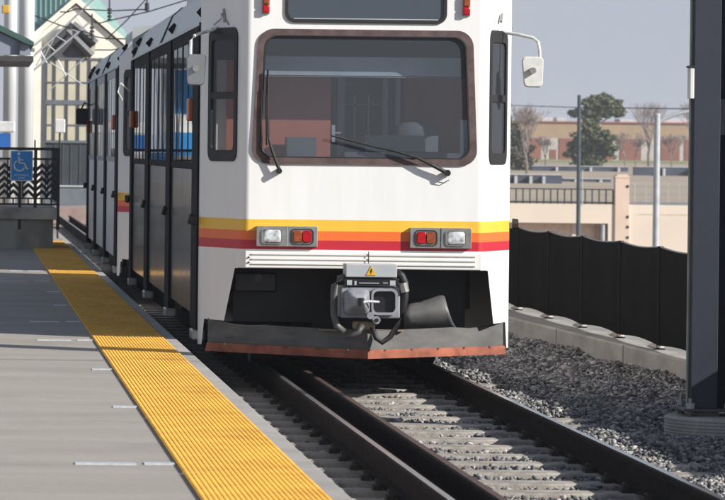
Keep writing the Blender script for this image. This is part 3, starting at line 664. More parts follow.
# ================================================================ RAMP BLOCK WITH SIGN (left)
YB = 57.2
def bb(m_, x0, x1, y0, y1, Y, d):
    a = P(x0, y0, Y); b_ = P(x1, y1, Y); return m_.box(a.x, b_.x, Y, Y+d, a.z, b_.z)
oldc = mat('stained_concrete', (.34, .33, .28), .9, var=.4, scale=2.0, stretch=(1, 1, .6), bump=.3)
rb = empty('ramp_block', (0, YB, PZ), 'stained concrete boarding ramp block at the far left of the platform', 'ramp')
def loc(o, par): 
    o.parent = par; o.matrix_parent_inverse = Matrix.Translation(-par.location); return o
a = P(53, 248, YB); b_ = P(53, 220, YB)
loc(MB().box(-6, a.x, YB, YB+4.6, PZ, b_.z).build('ramp_wall', oldc), rb)
t_ = P(57, 208, YB)
loc(MB().box(-6, P(57, 214, YB).x, YB-.06, YB+4.7, b_.z+.002, t_.z).build('ramp_slab', mat('slab_concrete', (.42, .39, .34), .9, var=.3, scale=3, bump=.2), bevel=.02), rb)
fb = mat('black_fence_paint', (.014, .016, .02), .4)
rf_ = empty('ramp_fence', (0, YB, t_.z), 'black ornamental fence with chevron bars around the boarding ramp', 'fence')
def f_(m_, nm_): return loc(m_.build(nm_, fb), rf_)
ztop = P(30, 147.5, YB).z; zb = t_.z
def X_(x, y=175): return P(x, y, YB).x
f_(MB().box(-5.9, X_(60), YB, YB+.05, ztop-.045, ztop), 'top_rail'); f_(MB().box(-5.9, X_(60), YB, YB+.04, ztop-.20, ztop-.165), 'mid_rail')
f_(MB().box(-5.9, X_(60), YB, YB+.04, zb+.04, zb+.07), 'bottom_rail'); f_(MB().box(-5.9, X_(60), YB, YB+.04, zb+.135, zb+.16), 'bottom_rail')
for x in (-40, -3, 20, 35.5, 58.3): f_(MB().box(X_(x)-.025, X_(x)+.025, YB-.003, YB+.053, zb-.35 if x in (20, 58.3) else zb, ztop), 'fence_post')
f_(MB().box(X_(34.6)-.012, X_(34.6)+.012, YB-.004, YB+.03, zb, ztop+.12), 'fence_post')
for cx_ in (-20, -8.5, 4.5, 13.5, 28.5, 42.0, 51.5):
    m_ = MB()
    for k in range(6):
        z = zb+.20+k*.105; w = .093; c_ = X_(cx_)
        if z > ztop-.25: break
        for s in (-1, 1): m_.prism([(c_, YB+.01, z+.03), (c_, YB+.01, z+.095), (c_+s*w, YB+.01, z+.04-.03), (c_+s*w, YB+.01, z-.055)], (0, .02, 0))
    m_.box(c_-w-.01, c_-w+.012, YB+.008, YB+.032, zb+.16, ztop-.2); m_.box(c_+w-.012, c_+w+.01, YB+.008, YB+.032, zb+.16, ztop-.2)
    m_.box(c_-.012, c_+.012, YB+.006, YB+.03, zb+.07, zb+.135)
    f_(m_, 'chevron_panel')
# side fence going away
f_(MB().box(X_(59.5)-.04, X_(59.5), YB+.06, YB+4.6, ztop-.045, ztop), 'side_rail'); f_(MB().box(X_(59.5)-.04, X_(59.5), YB+.06, YB+4.6, zb+.05, zb+.09), 'side_rail')
for k in range(1, 16): f_(MB().box(X_(59.5)-.03, X_(59.5)-.01, YB+.06+k*.29, YB+.08+k*.29, zb+.09, ztop-.045), 'side_bar')
# wheelchair sign
sg = empty('accessibility_sign', (X_(21.7), YB-.03, P(21, 180, YB).z), 'blue wheelchair access sign hung on the black ramp fence', 'sign')
zc = (P(21, 150.5, YB).z+P(21, 181, YB).z)/2; xw = (P(33, 165, YB).x-P(10.5, 165, YB).x)/2; zh = (P(21, 150.5, YB).z-P(21, 181, YB).z)/2; xc = P(21.7, 165, YB).x
SO = Vector((xc, 0, zc))
signw = mat('sign_white', (.85, .87, .88), .5); signb = mat('sign_blue', (.04, .30, .72), .45, var=.06)
def srel(m_, nm_, mt, par=sg): 
    o = m_.build(nm_, mt); o.parent = par; o.matrix_parent_inverse = Matrix.Translation(-sg.location); return o
lp = rrect(xc-xw, xc+xw, zc-zh, zc+zh, .02, 4); srel(MB().prism([(u, YB-.02, v) for u, v in lp], (0, .012, 0)), 'sign_border', signw)
lp = rrect(xc-xw+.015, xc+xw-.015, zc-zh+.015, zc+zh-.015, .015, 4); srel(MB().prism([(u, YB-.025, v) for u, v in lp], (0, .005, 0)), 'sign_panel', signb)
def S(x, y): p = P(x, y, YB); return (p.x, YB-.032, p.z)
ic = MB(); ic.tube([S(18.9, 153.7), (S(18.9, 153.7)[0], YB-.026, S(18.9, 153.7)[2])], .024, 12)
ic.tube([S(18.9, 156.5), S(19.4, 163.0), S(24.8, 163.6), S(27.0, 169.2), S(28.6, 168.2)], .016, 6)
ic.tube([S(19.2, 159.8), S(23.3, 160)], .011, 6)
ic.tube([S(19.6+5.3*math.cos(a)*1.02, 165.6-5.3*math.sin(a)) for a in [math.radians(t) for t in range(120, 346, 15)]], .013, 6)
srel(ic, 'wheelchair_symbol', signw)
for txt, yy, sz in (('ACCESSIBLE', 175.2, .044), ('RAMP', 178.3, .040)):
    cu = bpy.data.curves.new('txt', 'FONT'); cu.body = txt; cu.size = sz; cu.align_x = 'CENTER'; cu.align_y = 'CENTER'; cu.extrude = .001
    to = bpy.data.objects.new('txt', cu); COL.objects.link(to); dg = bpy.context.evaluated_depsgraph_get(); dg.update()
    me = bpy.data.meshes.new_from_object(to.evaluated_get(dg)); bpy.data.objects.remove(to)
    o = bpy.data.objects.new('sign_lettering', me); me.materials.clear(); me.materials.append(signw); COL.objects.link(o)
    me.transform(Matrix.Rotation(PI/2, 4, 'X')); me.transform(Matrix.Translation(Vector((xc, YB-.030, P(21, yy, YB).z))))
    o.parent = sg; o.matrix_parent_inverse = Matrix.Translation(-sg.location)
# small signal lamp on post
sl = empty('signal_box', (P(60, 140, 64).x, 64, PZ), 'small pale box lamp on a thin post behind the black fence', 'lamp')
p = P(60, 126, 64)
loc(MB().tube([(p.x-.02, 64.1, PZ), (p.x, 64.1, p.z-.1)], .02, 6).build('post', fb), sl)
loc(bb(MB(), 54.8, 65.2, 119, 133, 64, .2).build('lamp_head', mat('box_white', (.62, .62, .60), .5), bevel=.02), sl)
# ================================================================ LEFT BACKGROUND: poles, shelter, hall
polem = mat('silver_pole', (.72, .73, .74), .45, .1, var=.12, scale=.8, stretch=(1, 1, .6))
def pole(x0, x1, Y, label, top=12):
    a, b_ = P(x0, 150, Y).x, P(x1, 150, Y).x
    r_ = (b_-a)/2; o = empty('steel_pole', ((a+b_)/2, Y, .0), label, 'pole', 'silver poles beyond the ramp')
    MB().tube([(0, 0, 0), (0, 0, top)], r_, 32).build('shaft', polem, o, smooth=False).data.shade_smooth()
    MB().tube([(0, 0, 0), (0, 0, .12)], r_*1.3, 24).build('collar', polem, o)
    MB().tube([(0, 0, P(20, 50, Y).z-.04), (0, 0, P(20, 50, Y).z+.04)], r_*1.06, 24).build('band', M['darksteel'], o)
    return o
pole(2.5, 15.5, 80, 'silver steel pole at the far left, thinner one beside the shelter'); pole(17.5, 33, 78, 'thick silver steel pole right of its twin, behind the shelter roof edge')
st = bb(MB(), 2, 9.5, 5, 13.5, 76, .1).build('signal_lamp', mat('yellow_lamp', (.5, .30, .04), .5), bevel=.02); tag(st, 'small yellow signal lamp bracketed to the left silver pole', 'lamp')
bsn = bb(MB(), -20, 10.5, 133, 148, 72, .06).build('blue_panel', mat('blue_panel_paint', (.02, .12, .40), .5)); tag(bsn, 'blue sign panel at the left edge behind the black fence', 'sign')
wsn = bb(MB(), -20, 15, 121, 132.5, 74, .3).build('white_cabinet', mat('cabinet_white', (.6, .6, .6), .6), bevel=.03); tag(wsn, 'white box above the blue panel at the left edge', 'box')
sh = empty('platform_shelter', (P(-20, 200, 66).x, 66, PZ), 'platform shelter with green gable roof edge at the left frame edge', 'shelter')
grn = mat('green_metal', (.045, .10, .085), .5, var=.1); gab = mat('bluegrey_cladding', (.22, .25, .30), .7, var=.08, scale=1)
YS = 66
A1, A2, A3 = P(-55, -4, YS), P(34.5, 44, YS), P(34.5, 52, YS)
m_ = MB(); m_.prism([P(-55, 0, YS), P(0, 25, YS), P(29, 39, YS), P(34, 42, YS), P(34, 45.5, YS), P(28, 44.5, YS), P(0, 31, YS), P(-55, 6, YS)], (0, 5, 0)); loc(m_.build('roof', grn), sh)
m_ = MB(); m_.prism([P(-55, 8, YS+.1), P(0, 33, YS+.1), P(29, 46, YS+.1), P(31, 55, YS+.1), P(-55, 55, YS+.1)], (0, .1, 0)); loc(m_.build('gable_panel', gab), sh)
loc(bb(MB(), -55, 33.5, 55, 61.5, YS, 4.8).build('eave_beam', mat('dark_beam', (.05, .048, .05), .6)), sh)
loc(bb(MB(), 18, 19.8, 40, 55, YS+.02, .06).build('gable_post', fb), sh)
for yy in (.5, 4.3): loc(MB().box(P(-30, 50, YS).x, P(-30, 50, YS).x+.15, YS+yy, YS+yy+.15, PZ, P(0, 58, YS).z).build('post', fb), sh)
pp = empty('added_reflection_panel', (-1.0, 69, PZ), 'blue and white poster panel added unseen left of the frame for window reflections', 'reflector')  # unseen panel, added to give the side windows blue and white reflections
for z0q, z1q, nm_, mt_ in ((1.75, 2.20, 'blue_field', 'signb'), (2.20, 2.55, 'white_band', 'signw'), (2.55, 3.4, 'blue_field', 'signb')): loc(MB().box(-3.0, .1, 69, 69.08, z0q+.001, z1q).build(nm_, signb if mt_ == 'signb' else signw), pp)
for xq in (-2.9, -.05): loc(MB().box(xq, xq+.06, 69.09, 69.15, PZ, 3.4).build('post', fb), pp)
# hall
YH = 116
hall = empty('station_hall', (P(80, 207, YH).x, YH, 0), 'cream hall with teal metal gables and a tall gridded window behind the train', 'building')
cream = mat('cream_stucco', (.82, .78, .68), .85, var=.05); teal = mat('teal_metal_roof', (.26, .42, .38), .45, .1, var=.1, scale=1)
mull = mat('dark_mullion', (.06, .065, .075), .5); pane = mat('beige_blind_window', (.50, .47, .37), .4, var=.1, scale=.8); dkg = mat('dark_storefront_glass', (.05, .06, .07), .12); dkb = mat('slate_wall', (.13, .155, .18), .7)
def hp(o): return loc(o, hall)
G = lambda x, y, d=0: P(x, y, YH+d)
# cream gable wall (closed prism, real depth)
hp(MB().prism([G(35.5, 208), G(35.5, 38), G(76, 5), G(132, 54), G(132, 208)], (0, 18, 0)).build('wall', cream))
def sheet(pts, t=.25):
    return MB().prism(pts, (0, 0, t))
# gable roof over cream wall: ridge runs away from us
for pa, pb in ((G(32, 41), G(76, 3)), (G(76, 3), G(136, 55))):
    m_ = MB(); a0, b0 = pa+Vector((0, -.12, 0)), pb+Vector((0, -.12, 0))
    m_.loft([[a0, b0, b0+Vector((0, 0, .22)), a0+Vector((0, 0, .22))], [a0+Vector((0, 20, 0)), b0+Vector((0, 20, 0)), b0+Vector((0, 20, .22)), a0+Vector((0, 20, .22))]], caps=True)
    hp(m_.build('roof_edge', cream))
# big teal roofs behind/above: a taller roof slope facing us on each side
m_ = MB(); m_.prism([G(20, 37, 1), G(60, 37, 1)+Vector((0, 0, 0)), G(82, -6, 9), G(20, -6, 9)], (0, 0, .1)); ro = hp(m_.build('roof', teal))
m_ = MB()
for k in range(12):
    x0 = 20+k*5; x1 = x0
    a_, b_ = G(x0, 37, 1), G(x0, -6, 9); m_.prism([a_+Vector((0, 0, .1)), a_+Vector((.05, 0, .1)), b_+Vector((.05, 0, .1)), b_+Vector((0, 0, .1))], (0, 0, .1))
hp(m_.build('roof_seams', teal))
def sl_(t, u): # right teal slope between ridge line and eave, receding
    a_ = G(80, -6, .5).lerp(G(128, 41, .5), t); c_ = G(104, -12, 9).lerp(G(131, 20+20, 9), t) if False else a_+Vector((1.2, 6.0, 1.35)); return a_.lerp(c_, u)
tp_ = [G(79, 6, .9), G(117, 44, .9), G(130, 44.5, 2.2), G(129, 38, 3.5), G(97, -3, 8), G(76, -3, 6)]
m_ = MB().prism(tp_, (0, .15, .05)); hp(m_.build('roof', teal))
m_ = MB()
for k in range(10):
    t = k/9.; m_.tube([tp_[0].lerp(tp_[1], t)+Vector((0, -.05, 0)), tp_[5].lerp(tp_[3], t)+Vector((0, -.05, .05))], .035, 4)
hp(m_.build('roof_seams', teal))
# louvre gable and gridded window
hp(MB().prism([G(51, 57, -.12), G(51, 43, -.12), G(72.5, 24.5, -.12), G(95, 43.5, -.12), G(95, 52, -.12), G(89, 57, -.12)], (0, .1, 0)).build('gable_louvre', mat('dark_louvre', (.09, .09, .095), .6, var=.2, scale=2, stretch=(6, 1, .5))))
for seg in ((G(50, 44, -.3), G(72.5, 24, -.3)), (G(72.5, 24, -.3), G(96, 43.5, -.3)), (G(54, 57, -.3), G(78, 30, -.3)), (G(66, 30, -.3), G(92, 56, -.3))): hp(MB().tube(seg, .14, 6).build('truss_bar', mull))
hp(MB().prism([G(89, 57, -.16), G(95, 52, -.16), G(95.5, 43, -.16), G(89, 50, -.16)], (0, .03, 0)).build('side_pane', pane))
win = hp(bb(MB(), 45, 108, 59.5, 141, YH-.25, .2).build('window', pane))
m_ = MB()
for x in (45.5, 54, 66.5, 78, 89, 100): bb(m_, x-1.0, x+1.0, 58, 141, YH-.272, .02)
hp(m_.build('mullion', mull)); m_ = MB()
for y, h_ in ((59, 1.4), (82.5, .9), (102.5, 2.6), (125, .9), (142, 1.4)): bb(m_, 45, 108, y-h_, y+h_, YH-.285, .033)
hp(m_.build('transom', mat('slate_transom', (.12, .14, .17), .5)))
hp(bb(MB(), 45, 110, 143.5, 186, YH-.22, .2).build('storefront_glass', dkg)); m_ = MB()
for x in (45.5, 55, 63, 71, 80, 88, 98): bb(m_, x-.4, x+.4, 143, 186, YH-.245, .02)
hp(m_.build('storefront_mullion', mull)); hp(bb(MB(), 44, 112, 185, 187.5, YH-.34, .15).build('storefront_sill', M['plate']))
hp(bb(MB(), 44, 112, 187.5, 208.5, YH-.3, .25).build('slate_base', dkb))
hp(bb(MB(), 39.5, 44.5, 46, 208, YH-.5, .4).build('downpipe_recess', mull)); hp(bb(MB(), 33.5, 39.7, 34, 208, YH-.9, .8).build('corner_pier', cream))
# catenary truss arms and wires
cat = mat('galvanised', (.42, .44, .46), .5, .3); YW = 92
tr = empty('catenary_truss', P(30, 75, YW), 'pale lattice truss arm rising across the cream gable', 'truss')
def tw(pts, r_): return MB().tube([P(x, y, YW)-tr.location for x, y in pts], r_, 6)
for pts_ in (((33, 57), (95, -2)), ((33, 71), (90, 22)), ((31, 48), (60, 25))): tw(pts_, .028).build('chord', cat, tr)
for pts_ in (((40, 50), (47, 63)), ((47, 44), (56, 52)), ((56, 36), (66, 42)), ((66, 27), (78, 32)), ((76, 17), (84, 27)), ((50, 62), (84, 86)), ((84, 58), (50, 90)), ((58, 30), (42, 62)), ((36, 66), (45, 50)), ((66, 76), (58, 60))): tw(pts_, .015).build('lattice_bar', cat, tr)
wires = [((30, 14), (92, 34), 'thin wire sloping right across the left hall roof'), ((76, 9), (146, 9.5), 'level wire near the top left, over the train roof'), ((92, 22), (108, 21), 'short wire left of the hanging insulator'), ((108, 21), (190, -1), 'wire rising right from the hanging insulator over the train'), ((148, -3), (106, 40), 'steep wire crossing down to the right teal roof'), ((60, 12), (76, 9), 'short wire on the teal roof ridge'), ((85, 35), (128, 39), 'wire crossing the cream gable under the roof edge'), ((95, 50), (128, 47), 'lowest wire in front of the cream gable')]
for a_, b_, lb in wires:
    m1, m2 = P(*a_, YW-2), P(*b_, YW-2); mid = (m1+m2)/2-Vector((0, 0, .04)); tag(MB().tube([m1, mid, m2], .016, 5).build('overhead_wire', fb), lb, 'wire', 'overhead wires above the far end of the train')
for (x, y0, y1, lb) in ((109.5, -3, 20, 'dark insulator rod hanging above the hall roof'), (147, -3, 10, 'dark insulator rod hanging over the train roof near the top edge'), (92, 14, 39, 'dark hanger rod in front of the gable peak')):
    o = MB().tube([P(x, y0, YW-2), P(x, y1, YW-2)], .022, 6)
    for q in (.55, .7, .85, 1): 
        c_ = P(x, y0+(y1-y0)*q, YW-2); o.tube([c_-Vector((0, 0, .03)), c_+Vector((0, 0, .03))], .055, 8)
    tag(o.build('insulator_rod', fb), lb, 'insulator', 'hanging insulators')
for x, y in ((119, 8.5), (131, 8.5), (142, 9.5), (122.5, 15)):
    pass
# track beyond: pale curved kerb
def arc(x0, r_, y0, w, z0, z1, nm_, mt):
    m_ = MB(); L_ = []
    for k in range(15):
        a = k/14*.9; X = x0+r_*(1-math.cos(a)); Y = y0+r_*math.sin(a); nx, ny_ = math.cos(a), -math.sin(a)
        L_.append([(X, Y, z0), (X, Y, z1), (X+nx*w, Y+ny_*w, z1), (X+nx*w, Y+ny_*w, z0)])
    m_.loft(L_, close=True, caps=True); return m_.build(nm_, mt)
tag(arc(2.98, 12, 88, 8, -.3, .03, 'track_kerb', mat('pale_kerb', (.48, .45, .42), .85)), kind='structure')
tag(arc(1.9, 12, 103, 8, -.3, .14, 'far_kerb', mat('reddish_kerb', (.30, .22, .20), .85)), kind='structure')
# ================================================================ TERRAIN
gm = mat('dry_ground', (.20, .17, .13), .95, var=.25, scale=.15, bump=.3)
g = MB(); xs = [-160, -60, -10, 1, 7.0, 7.6, 11, 18, 60, 150, 400]; zx = [-.32, -.32, -.32, -.32, -.32, -.7, -4.9, -5, -5, -5, -5]
g.loft([[(x, Y, z) for x, z in zip(xs, zx)] for Y in (-10, 20, 60, 120, 200, 400, 1500)], close=False)
tag(g.build('ground', gm), kind='structure')
YWL = 200
def fz(Y): return -.95 if Y < 206 else (-.95+(Y-206)*(.5+.95)/(330-206) if Y < 330 else (.5+(Y-330)*.65/115 if Y < 445 else 1.15))
fld = MB(); fld.loft([[(8, Y, fz(Y)-.03), (60, Y, fz(Y)), (160, Y, fz(Y)-.002*0), (420, Y, fz(Y))] for Y in (201.2, 206, 230, 260, 300, 330, 360, 400, 430, 445, 520, 1500)], close=False)
tag(fld.build('field', mat('dry_grass', (.36, .29, .23), .95, var=.15, scale=.12, col2=(.36, .31, .23))), kind='structure')
gs = MB(); gs.loft([[(20, Y, fz(Y)+.03), (400, Y, fz(Y)+.03)] for Y in (405, 425, 444)], close=False); tag(gs.build('lawn', mat('lawn_green', (.22, .24, .10), .95, var=.15, scale=.2)), kind='structure')
# bridge-like cream wall
cw = mat('cream_wall', (.70, .60, .50), .85, var=.05, scale=.3); cw2 = mat('peach_pier', (.66, .51, .41), .85, var=.06, scale=.4)
def wb(x0, x1, y0, y1, Y, d, nm_, mt, par):
    o = bb(MB(), x0, x1, y0, y1, Y, d).build(nm_, mt); return loc(o, par)
rw = empty('retaining_wall', (P(600, 240, YWL).x, YWL, -4.9), 'long cream retaining wall with a recessed opening beyond the fence', 'wall')
zt = P(560, 204, YWL).z
XL, XP0, XP1, XR = P(440, 200, YWL).x, P(608, 230, YWL).x, P(615, 230, YWL).x, 100
zbm = P(560, 223, YWL).z
def lw(x0, x1, Y0, Y1, z0, z1, nm_, mt): return loc(MB().box(x0, x1, Y0, Y1, z0, z1).build(nm_, mt), rw)
lw(XL, XP0, YWL, YWL+1.2, zbm, zt, 'wall_beam', cw); lw(XL, XP0, YWL+.7, YWL+1.0, -5, zbm-.003, 'recess_wall', mat('recess_beige', (.72, .55, .43), .85)); lw(XP0+.001, XR, YWL, YWL+1.2, -5, zt, 'wall_face', cw)  # recessed wall in its own beige
lw(XP0-.6, XP0-.001, YWL+.25, YWL+.69, -5, zbm-.001, 'recess_jamb', mat('brown_jamb', (.38, .24, .16), .8)); lw(XP0-1.9, XP0-1.6, YWL+.6, YWL+.69, -5, zbm, 'recess_trim', cw)
a_ = P(603.5, 230, YWL).x; loc(MB().tube([(a_, YWL+.2, -5), (a_, YWL+.2, zbm)], .14, 12).build('recess_column', mat('grey_column', (.4, .42, .45), .5)), rw)
m_ = MB()
for k in range(1): m_.box(XP1+1.2, XR, YWL-.012, YWL, zt-.55-k*1.2, zt-.50-k*1.2)
loc(m_.build('wall_reveal', mat('reveal_cream', (.55, .46, .38), .85)), rw)
lw(P(615, 200, YWL).x, P(629, 200, YWL).x, YWL-.10, YWL+.5, -5, P(622, 178, YWL).z, 'pier', cw2)
x0, x1 = P(615, 200, YWL).x, P(629, 200, YWL).x; zc_ = P(622, 178, YWL).z
lw(x0-.02, x1+.02, YWL-.12, YWL+.52, zc_, zc_+.10, 'pier_cap', cw2); lw(x0+.08, x1-.08, YWL-.06, YWL+.42, zc_+.1, zc_+.2, 'pier_cap', cw2)
for y in (186.5, 217, 227, 237.5):
    p = P(627.5, y, YWL-.12); loc(MB().tube([p, p+Vector((0, .03, 0))], .09, 8).build('pier_port', fb), rw)
bf = empty('black_railing', (P(560, 203, YWL).x, YWL+.3, zt), 'black picket railing on the cream wall left of the peach pier', 'railing')
X0, X1 = P(440, 200, YWL).x, P(614, 200, YWL).x; zr = P(560, 188.5, YWL).z
loc(MB().box(X0, X1, YWL+.3, YWL+.36, zr-.06, zr).build('top_rail', fb), bf); loc(MB().box(X0, X1, YWL+.3, YWL+.36, zt+.04, zt+.14).build('bottom_rail', fb), bf)
k = 0; x = X0
while x < X1:
    loc(MB().box(x, x+(.07 if k % 1 == 0 else .03), YWL+.31, YWL+.35, zt, zr-.061).build('picket', fb), bf); x += .385; k += 1
gf = empty('grey_railing', (P(660, 203, YWL).x, YWL+.3, zt), 'thin grey wire railing on the cream wall right of the peach pier', 'railing')
X0, X1 = P(630, 200, YWL).x, 60; gr = mat('grey_railing_paint', (.38, .38, .37), .6); zr2 = P(660, 183, YWL).z
loc(MB().box(X0, X1, YWL+.3, YWL+.34, zt+.0, zt+.16).build('bottom_rail', mat('slate_rail', (.16, .18, .2), .6)), gf)
loc(MB().box(X0, X1, YWL+.3, YWL+.33, zr2-.03, zr2).build('top_rail', gr), gf)
x = X0+.3
while x < X1: loc(MB().box(x, x+.045, YWL+.3, YWL+.33, zt+.16, zr2-.03).build('picket', gr), bf if False else gf); x += .62
# second thin railing behind black one
# low dark walls in the field
dw = mat('slate_low_wall', (.045, .055, .085), .6, var=.3, scale=.5); dwt = mat('pale_cap', (.45, .45, .46), .7)
def low_wall(pts_, label, hh, caps_):
    o = empty('low_wall', pts_[0], label, 'wall', 'low dark walls across the dry field'); m_ = MB(); t2 = MB()
    for a_, b_ in zip(pts_[:-1], pts_[1:]):
        m_.loft([[a_, a_+Vector((0, .5, 0)), a_+Vector((0, .5, hh)), a_+Vector((0, 0, hh))], [b_, b_+Vector((0, .5, 0)), b_+Vector((0, .5, hh)), b_+Vector((0, 0, hh))]], caps=True)
    loc(m_.build('wall_face', dw), o)
    for a_, b_ in zip(pts_[:-1], pts_[1:]):
        t2.loft([[a_+Vector((0, -.05, hh)), a_+Vector((0, .55, hh)), a_+Vector((0, .55, hh+.05)), a_+Vector((0, -.05, hh+.05))], [b_+Vector((0, -.05, hh)), b_+Vector((0, .55, hh)), b_+Vector((0, .55, hh+.07)), b_+Vector((0, -.05, hh+.07))]], caps=True)
    loc(t2.build('wall_cap', dwt), o)
    for q in caps_:
        c_ = P(q, 170, pts_[0].y).x; L_ = loc(MB().box(c_-.10, c_+.10, pts_[0].y-.5, pts_[0].y-.06, pts_[0].z, pts_[0].z+hh*.9).build('pale_post', dwt), o)
def FP(x, Y, dz=-.15):
    p = P(x, 170, Y); return Vector((p.x, Y, fz(Y)+dz))
low_wall([FP(440, 262), FP(562, 262)], 'dark low wall nearest the railing, left part of the dry field', .75, (515, 543, 530))
low_wall([FP(563, 270), FP(611, 270)], 'thin dark low wall behind the dark lamp pole', .35, (575, 600))
low_wall([FP(532, 318), FP(628, 318)], 'farther dark low wall in front of the conifer', .55, (556, 590, 618))
low_wall([FP(634, 300), FP(730, 300)], 'dark low wall right of the peach pier behind the pale lamp post', .85, (663, 690))
# long brick building
YL = 450
ob = empty('warehouse', (P(600, 160, YL).x, YL, 1.1), 'long low tan warehouse with rust red doors and a red roof line', 'building')
def o_(x0, x1, y0, y1, d0, d1, nm_, mt): return loc(bb(MB(), x0, x1, y0, y1, YL+d0, d1).build(nm_, mt), ob)
tan = mat('tan_block', (.34, .245, .16), .9, var=.1, scale=.4); brk = mat('rust_door', (.22, .085, .055), .8, var=.1, scale=.4); pil = mat('grey_pilaster', (.42, .39, .36), .85)
X0, X1 = P(440, 150, YL).x, P(900, 150, YL).x; zT = P(600, 123, YL).z; zM = P(600, 138.5, YL).z
loc(MB().box(X0, X1, YL, YL+30, .9, zT).build('wall', tan), ob)
loc(MB().box(X0-.2, X1+.2, YL-.2, YL+30.2, zT+.001, zT+.17).build('red_coping', mat('red_trim', (.30, .10, .08), .7)), ob)
loc(MB().box(X0, X1, YL-.06, YL-.001, 1.0, zM).build('grey_band', pil), ob)
for x0, x1, y0 in ((450, 470, 139), (486, 508, 139), (528, 541, 139), (559, 577, 139), (583, 597, 139), (604, 612.5, 139), (620, 641, 139.5), (661, 679.5, 139.5), (684.5, 698, 139.5), (550, 556, 149), (715, 735, 139), (745, 765, 139)):
    a_ = P(x0, y0, YL).x; b_ = P(x1, y0, YL).x; loc(MB().box(a_, b_, YL-.14, YL-.061, 1.0, zM-.02 if y0 < 145 else 2.4).build('door', brk), ob)
for x0, x1, y0, y1 in ((524, 540, 115, 121.5), (541, 553, 117, 122), (557, 566, 117.5, 122), (620, 637, 119, 123), (664, 690, 118, 124)):
    o_(x0, x1, y0, y1, 8, 4, 'roof_unit', mat('roof_unit_grey', (.5, .5, .52), .6))
# poles right
dp = empty('dark_lamp_pole', (P(578.2, 203, 196).x, 196, -5), 'slim dark pole in front of the conifer and the cream wall', 'pole')
p0 = P(578.2, 240, 196); q0 = P(579.2, 95, 196)
loc(MB().tube([(p0.x, 196, -5), (q0.x-.0, 196, q0.z)], [.125, .10], 16).build('shaft', mat('dark_pole_paint', (.05, .07, .085), .4)), dp)
loc(MB().tube([(p0.x+.19, 196.05, P(580, 206, 196).z), (p0.x+.19, 196.05, P(580, 170, 196).z)], .035, 8).build('conduit', M['plate']), dp)
lpn = empty('pale_lamp_post', (P(656.3, 240, 150).x, 150, -5), 'pale grey street lamp post with an arm reaching right', 'lamp post')
p0 = P(655.8, 240, 150); t0 = P(656.8, 114, 150); sv = mat('pale_post_paint', (.42, .44, .47), .5, .2)
loc(MB().tube([(p0.x, 150, -5), (p0.x, 150, t0.z)], [.15, .125], 20).build('shaft', sv), lpn)
loc(MB().tube([P(657, 123.5, 150), P(664, 119, 150), P(676, 114.5, 150), P(692, 110.5, 150), P(712, 107, 150)], [.085, .08, .075, .07, .065], 8).build('lamp_arm', sv), lpn)
loc(MB().tube([P(656.8, 115.5, 150), P(656.8, 113.5, 150)], .15, 12).build('post_cap', sv), lpn)
hd = P(716, 106, 150); loc(MB().box(hd.x-.2, hd.x+.5, 149.8, 150.2, hd.z-.05, hd.z+.08).build('lamp_head', sv, bevel=.04), lpn)
tag(MB().tube([P(470, 104, 300), P(578, 107.5, 200), P(700, 109, 190)], .03, 5).build('power_line', fb), 'thin dark power line crossing the sky behind the dark pole', 'wire')
# ---------------------------------------------------------------- trees
leafm = {}
def leaf_mat(name, c, c2):
    m = mat(name, c, .8, var=.3, scale=.9, col2=c2); return m
pine = leaf_mat('pine_needles', (.075, .10, .04), (.16, .18, .08)); olive = leaf_mat('olive_foliage', (.12, .115, .08), (.19, .17, .12)); barkm = mat('grey_bark', (.20, .17, .15), .9, var=.2); twig = mat('bare_twigs', (.27, .225, .21), .9, var=.15)
def conifer(base, clumps, n, sz, mt, label, trunk_top, name='conifer'):
    o = empty(name, base, label, 'tree')
    t = MB().tube([(0, 0, 0), (.1, 0, trunk_top*.5), (0, 0, trunk_top)], [.28, .2, .05], 8)
    V_ = []; F_ = []
    for (cx_, cy_, cz_, rx, ry, rz) in clumps:
        t.tube([(0, 0, max(.8, cz_*.75)), ((cx_)*.6, cy_*.6, cz_*.95), (cx_, cy_, cz_)], [.09, .06, .03], 5)
    tot = sum(c[3]*c[5] for c in clumps)
    for (cx_, cy_, cz_, rx, ry, rz) in clumps:
        k_ = int(n*rx*rz/tot)
        for _ in range(k_):
            d = Vector((random.gauss(0, 1), random.gauss(0, 1), random.gauss(0, 1))).normalized()*random.random()**.45
            d *= (1+.45*math.sin(d.x*5+cx_)*math.cos(d.z*6+cz_))
            c_ = Vector((cx_+d.x*rx, cy_+d.y*ry, cz_+d.z*rz)); s = sz*random.uniform(.5, 1.3)
            a_ = Vector((random.gauss(0, 1), random.gauss(0, 1), random.gauss(0, .6))).normalized(); b_ = a_.cross(Vector((random.gauss(0, 1), random.gauss(0, 1), random.gauss(0, 1)))).normalized()
            i0 = len(V_); V_ += [c_+a_*s, c_+b_*s*.45, c_-a_*s, c_-b_*s*.45]; F_.append((i0, i0+1, i0+2, i0+3))
    t.build('trunk', barkm, o); c = MB(); c.v = [tuple(v) for v in V_]; c.f = F_; c.build('crown', mt, o, recalc=False)
    return o
def clump(x, y, Y, rx, rz, base, dy=0): # pixel radii
    p = P(x, y, Y)-base; s = Y/F; return (p.x, dy, p.z, rx*s, rx*s*.9, rz*s)
Yt = 385; bp = P(598, 168, Yt); bp = Vector((bp.x, Yt, fz(Yt)))
cls = [clump(600, 99, Yt, 13, 4.5, bp), clump(612, 104, Yt, 12, 5, bp, 1), clump(577, 113, Yt, 9, 4, bp), clump(588, 103, Yt, 9, 5, bp, -1), clump(603, 110, Yt, 14, 6, bp), clump(618, 113, Yt, 7, 4, bp), clump(590, 118, Yt, 10, 5, bp)]
conifer(bp, cls, 9000, .24, pine, 'broad dark pine with a flat crown standing above the warehouse roof line', 6.5, 'pine_tree')
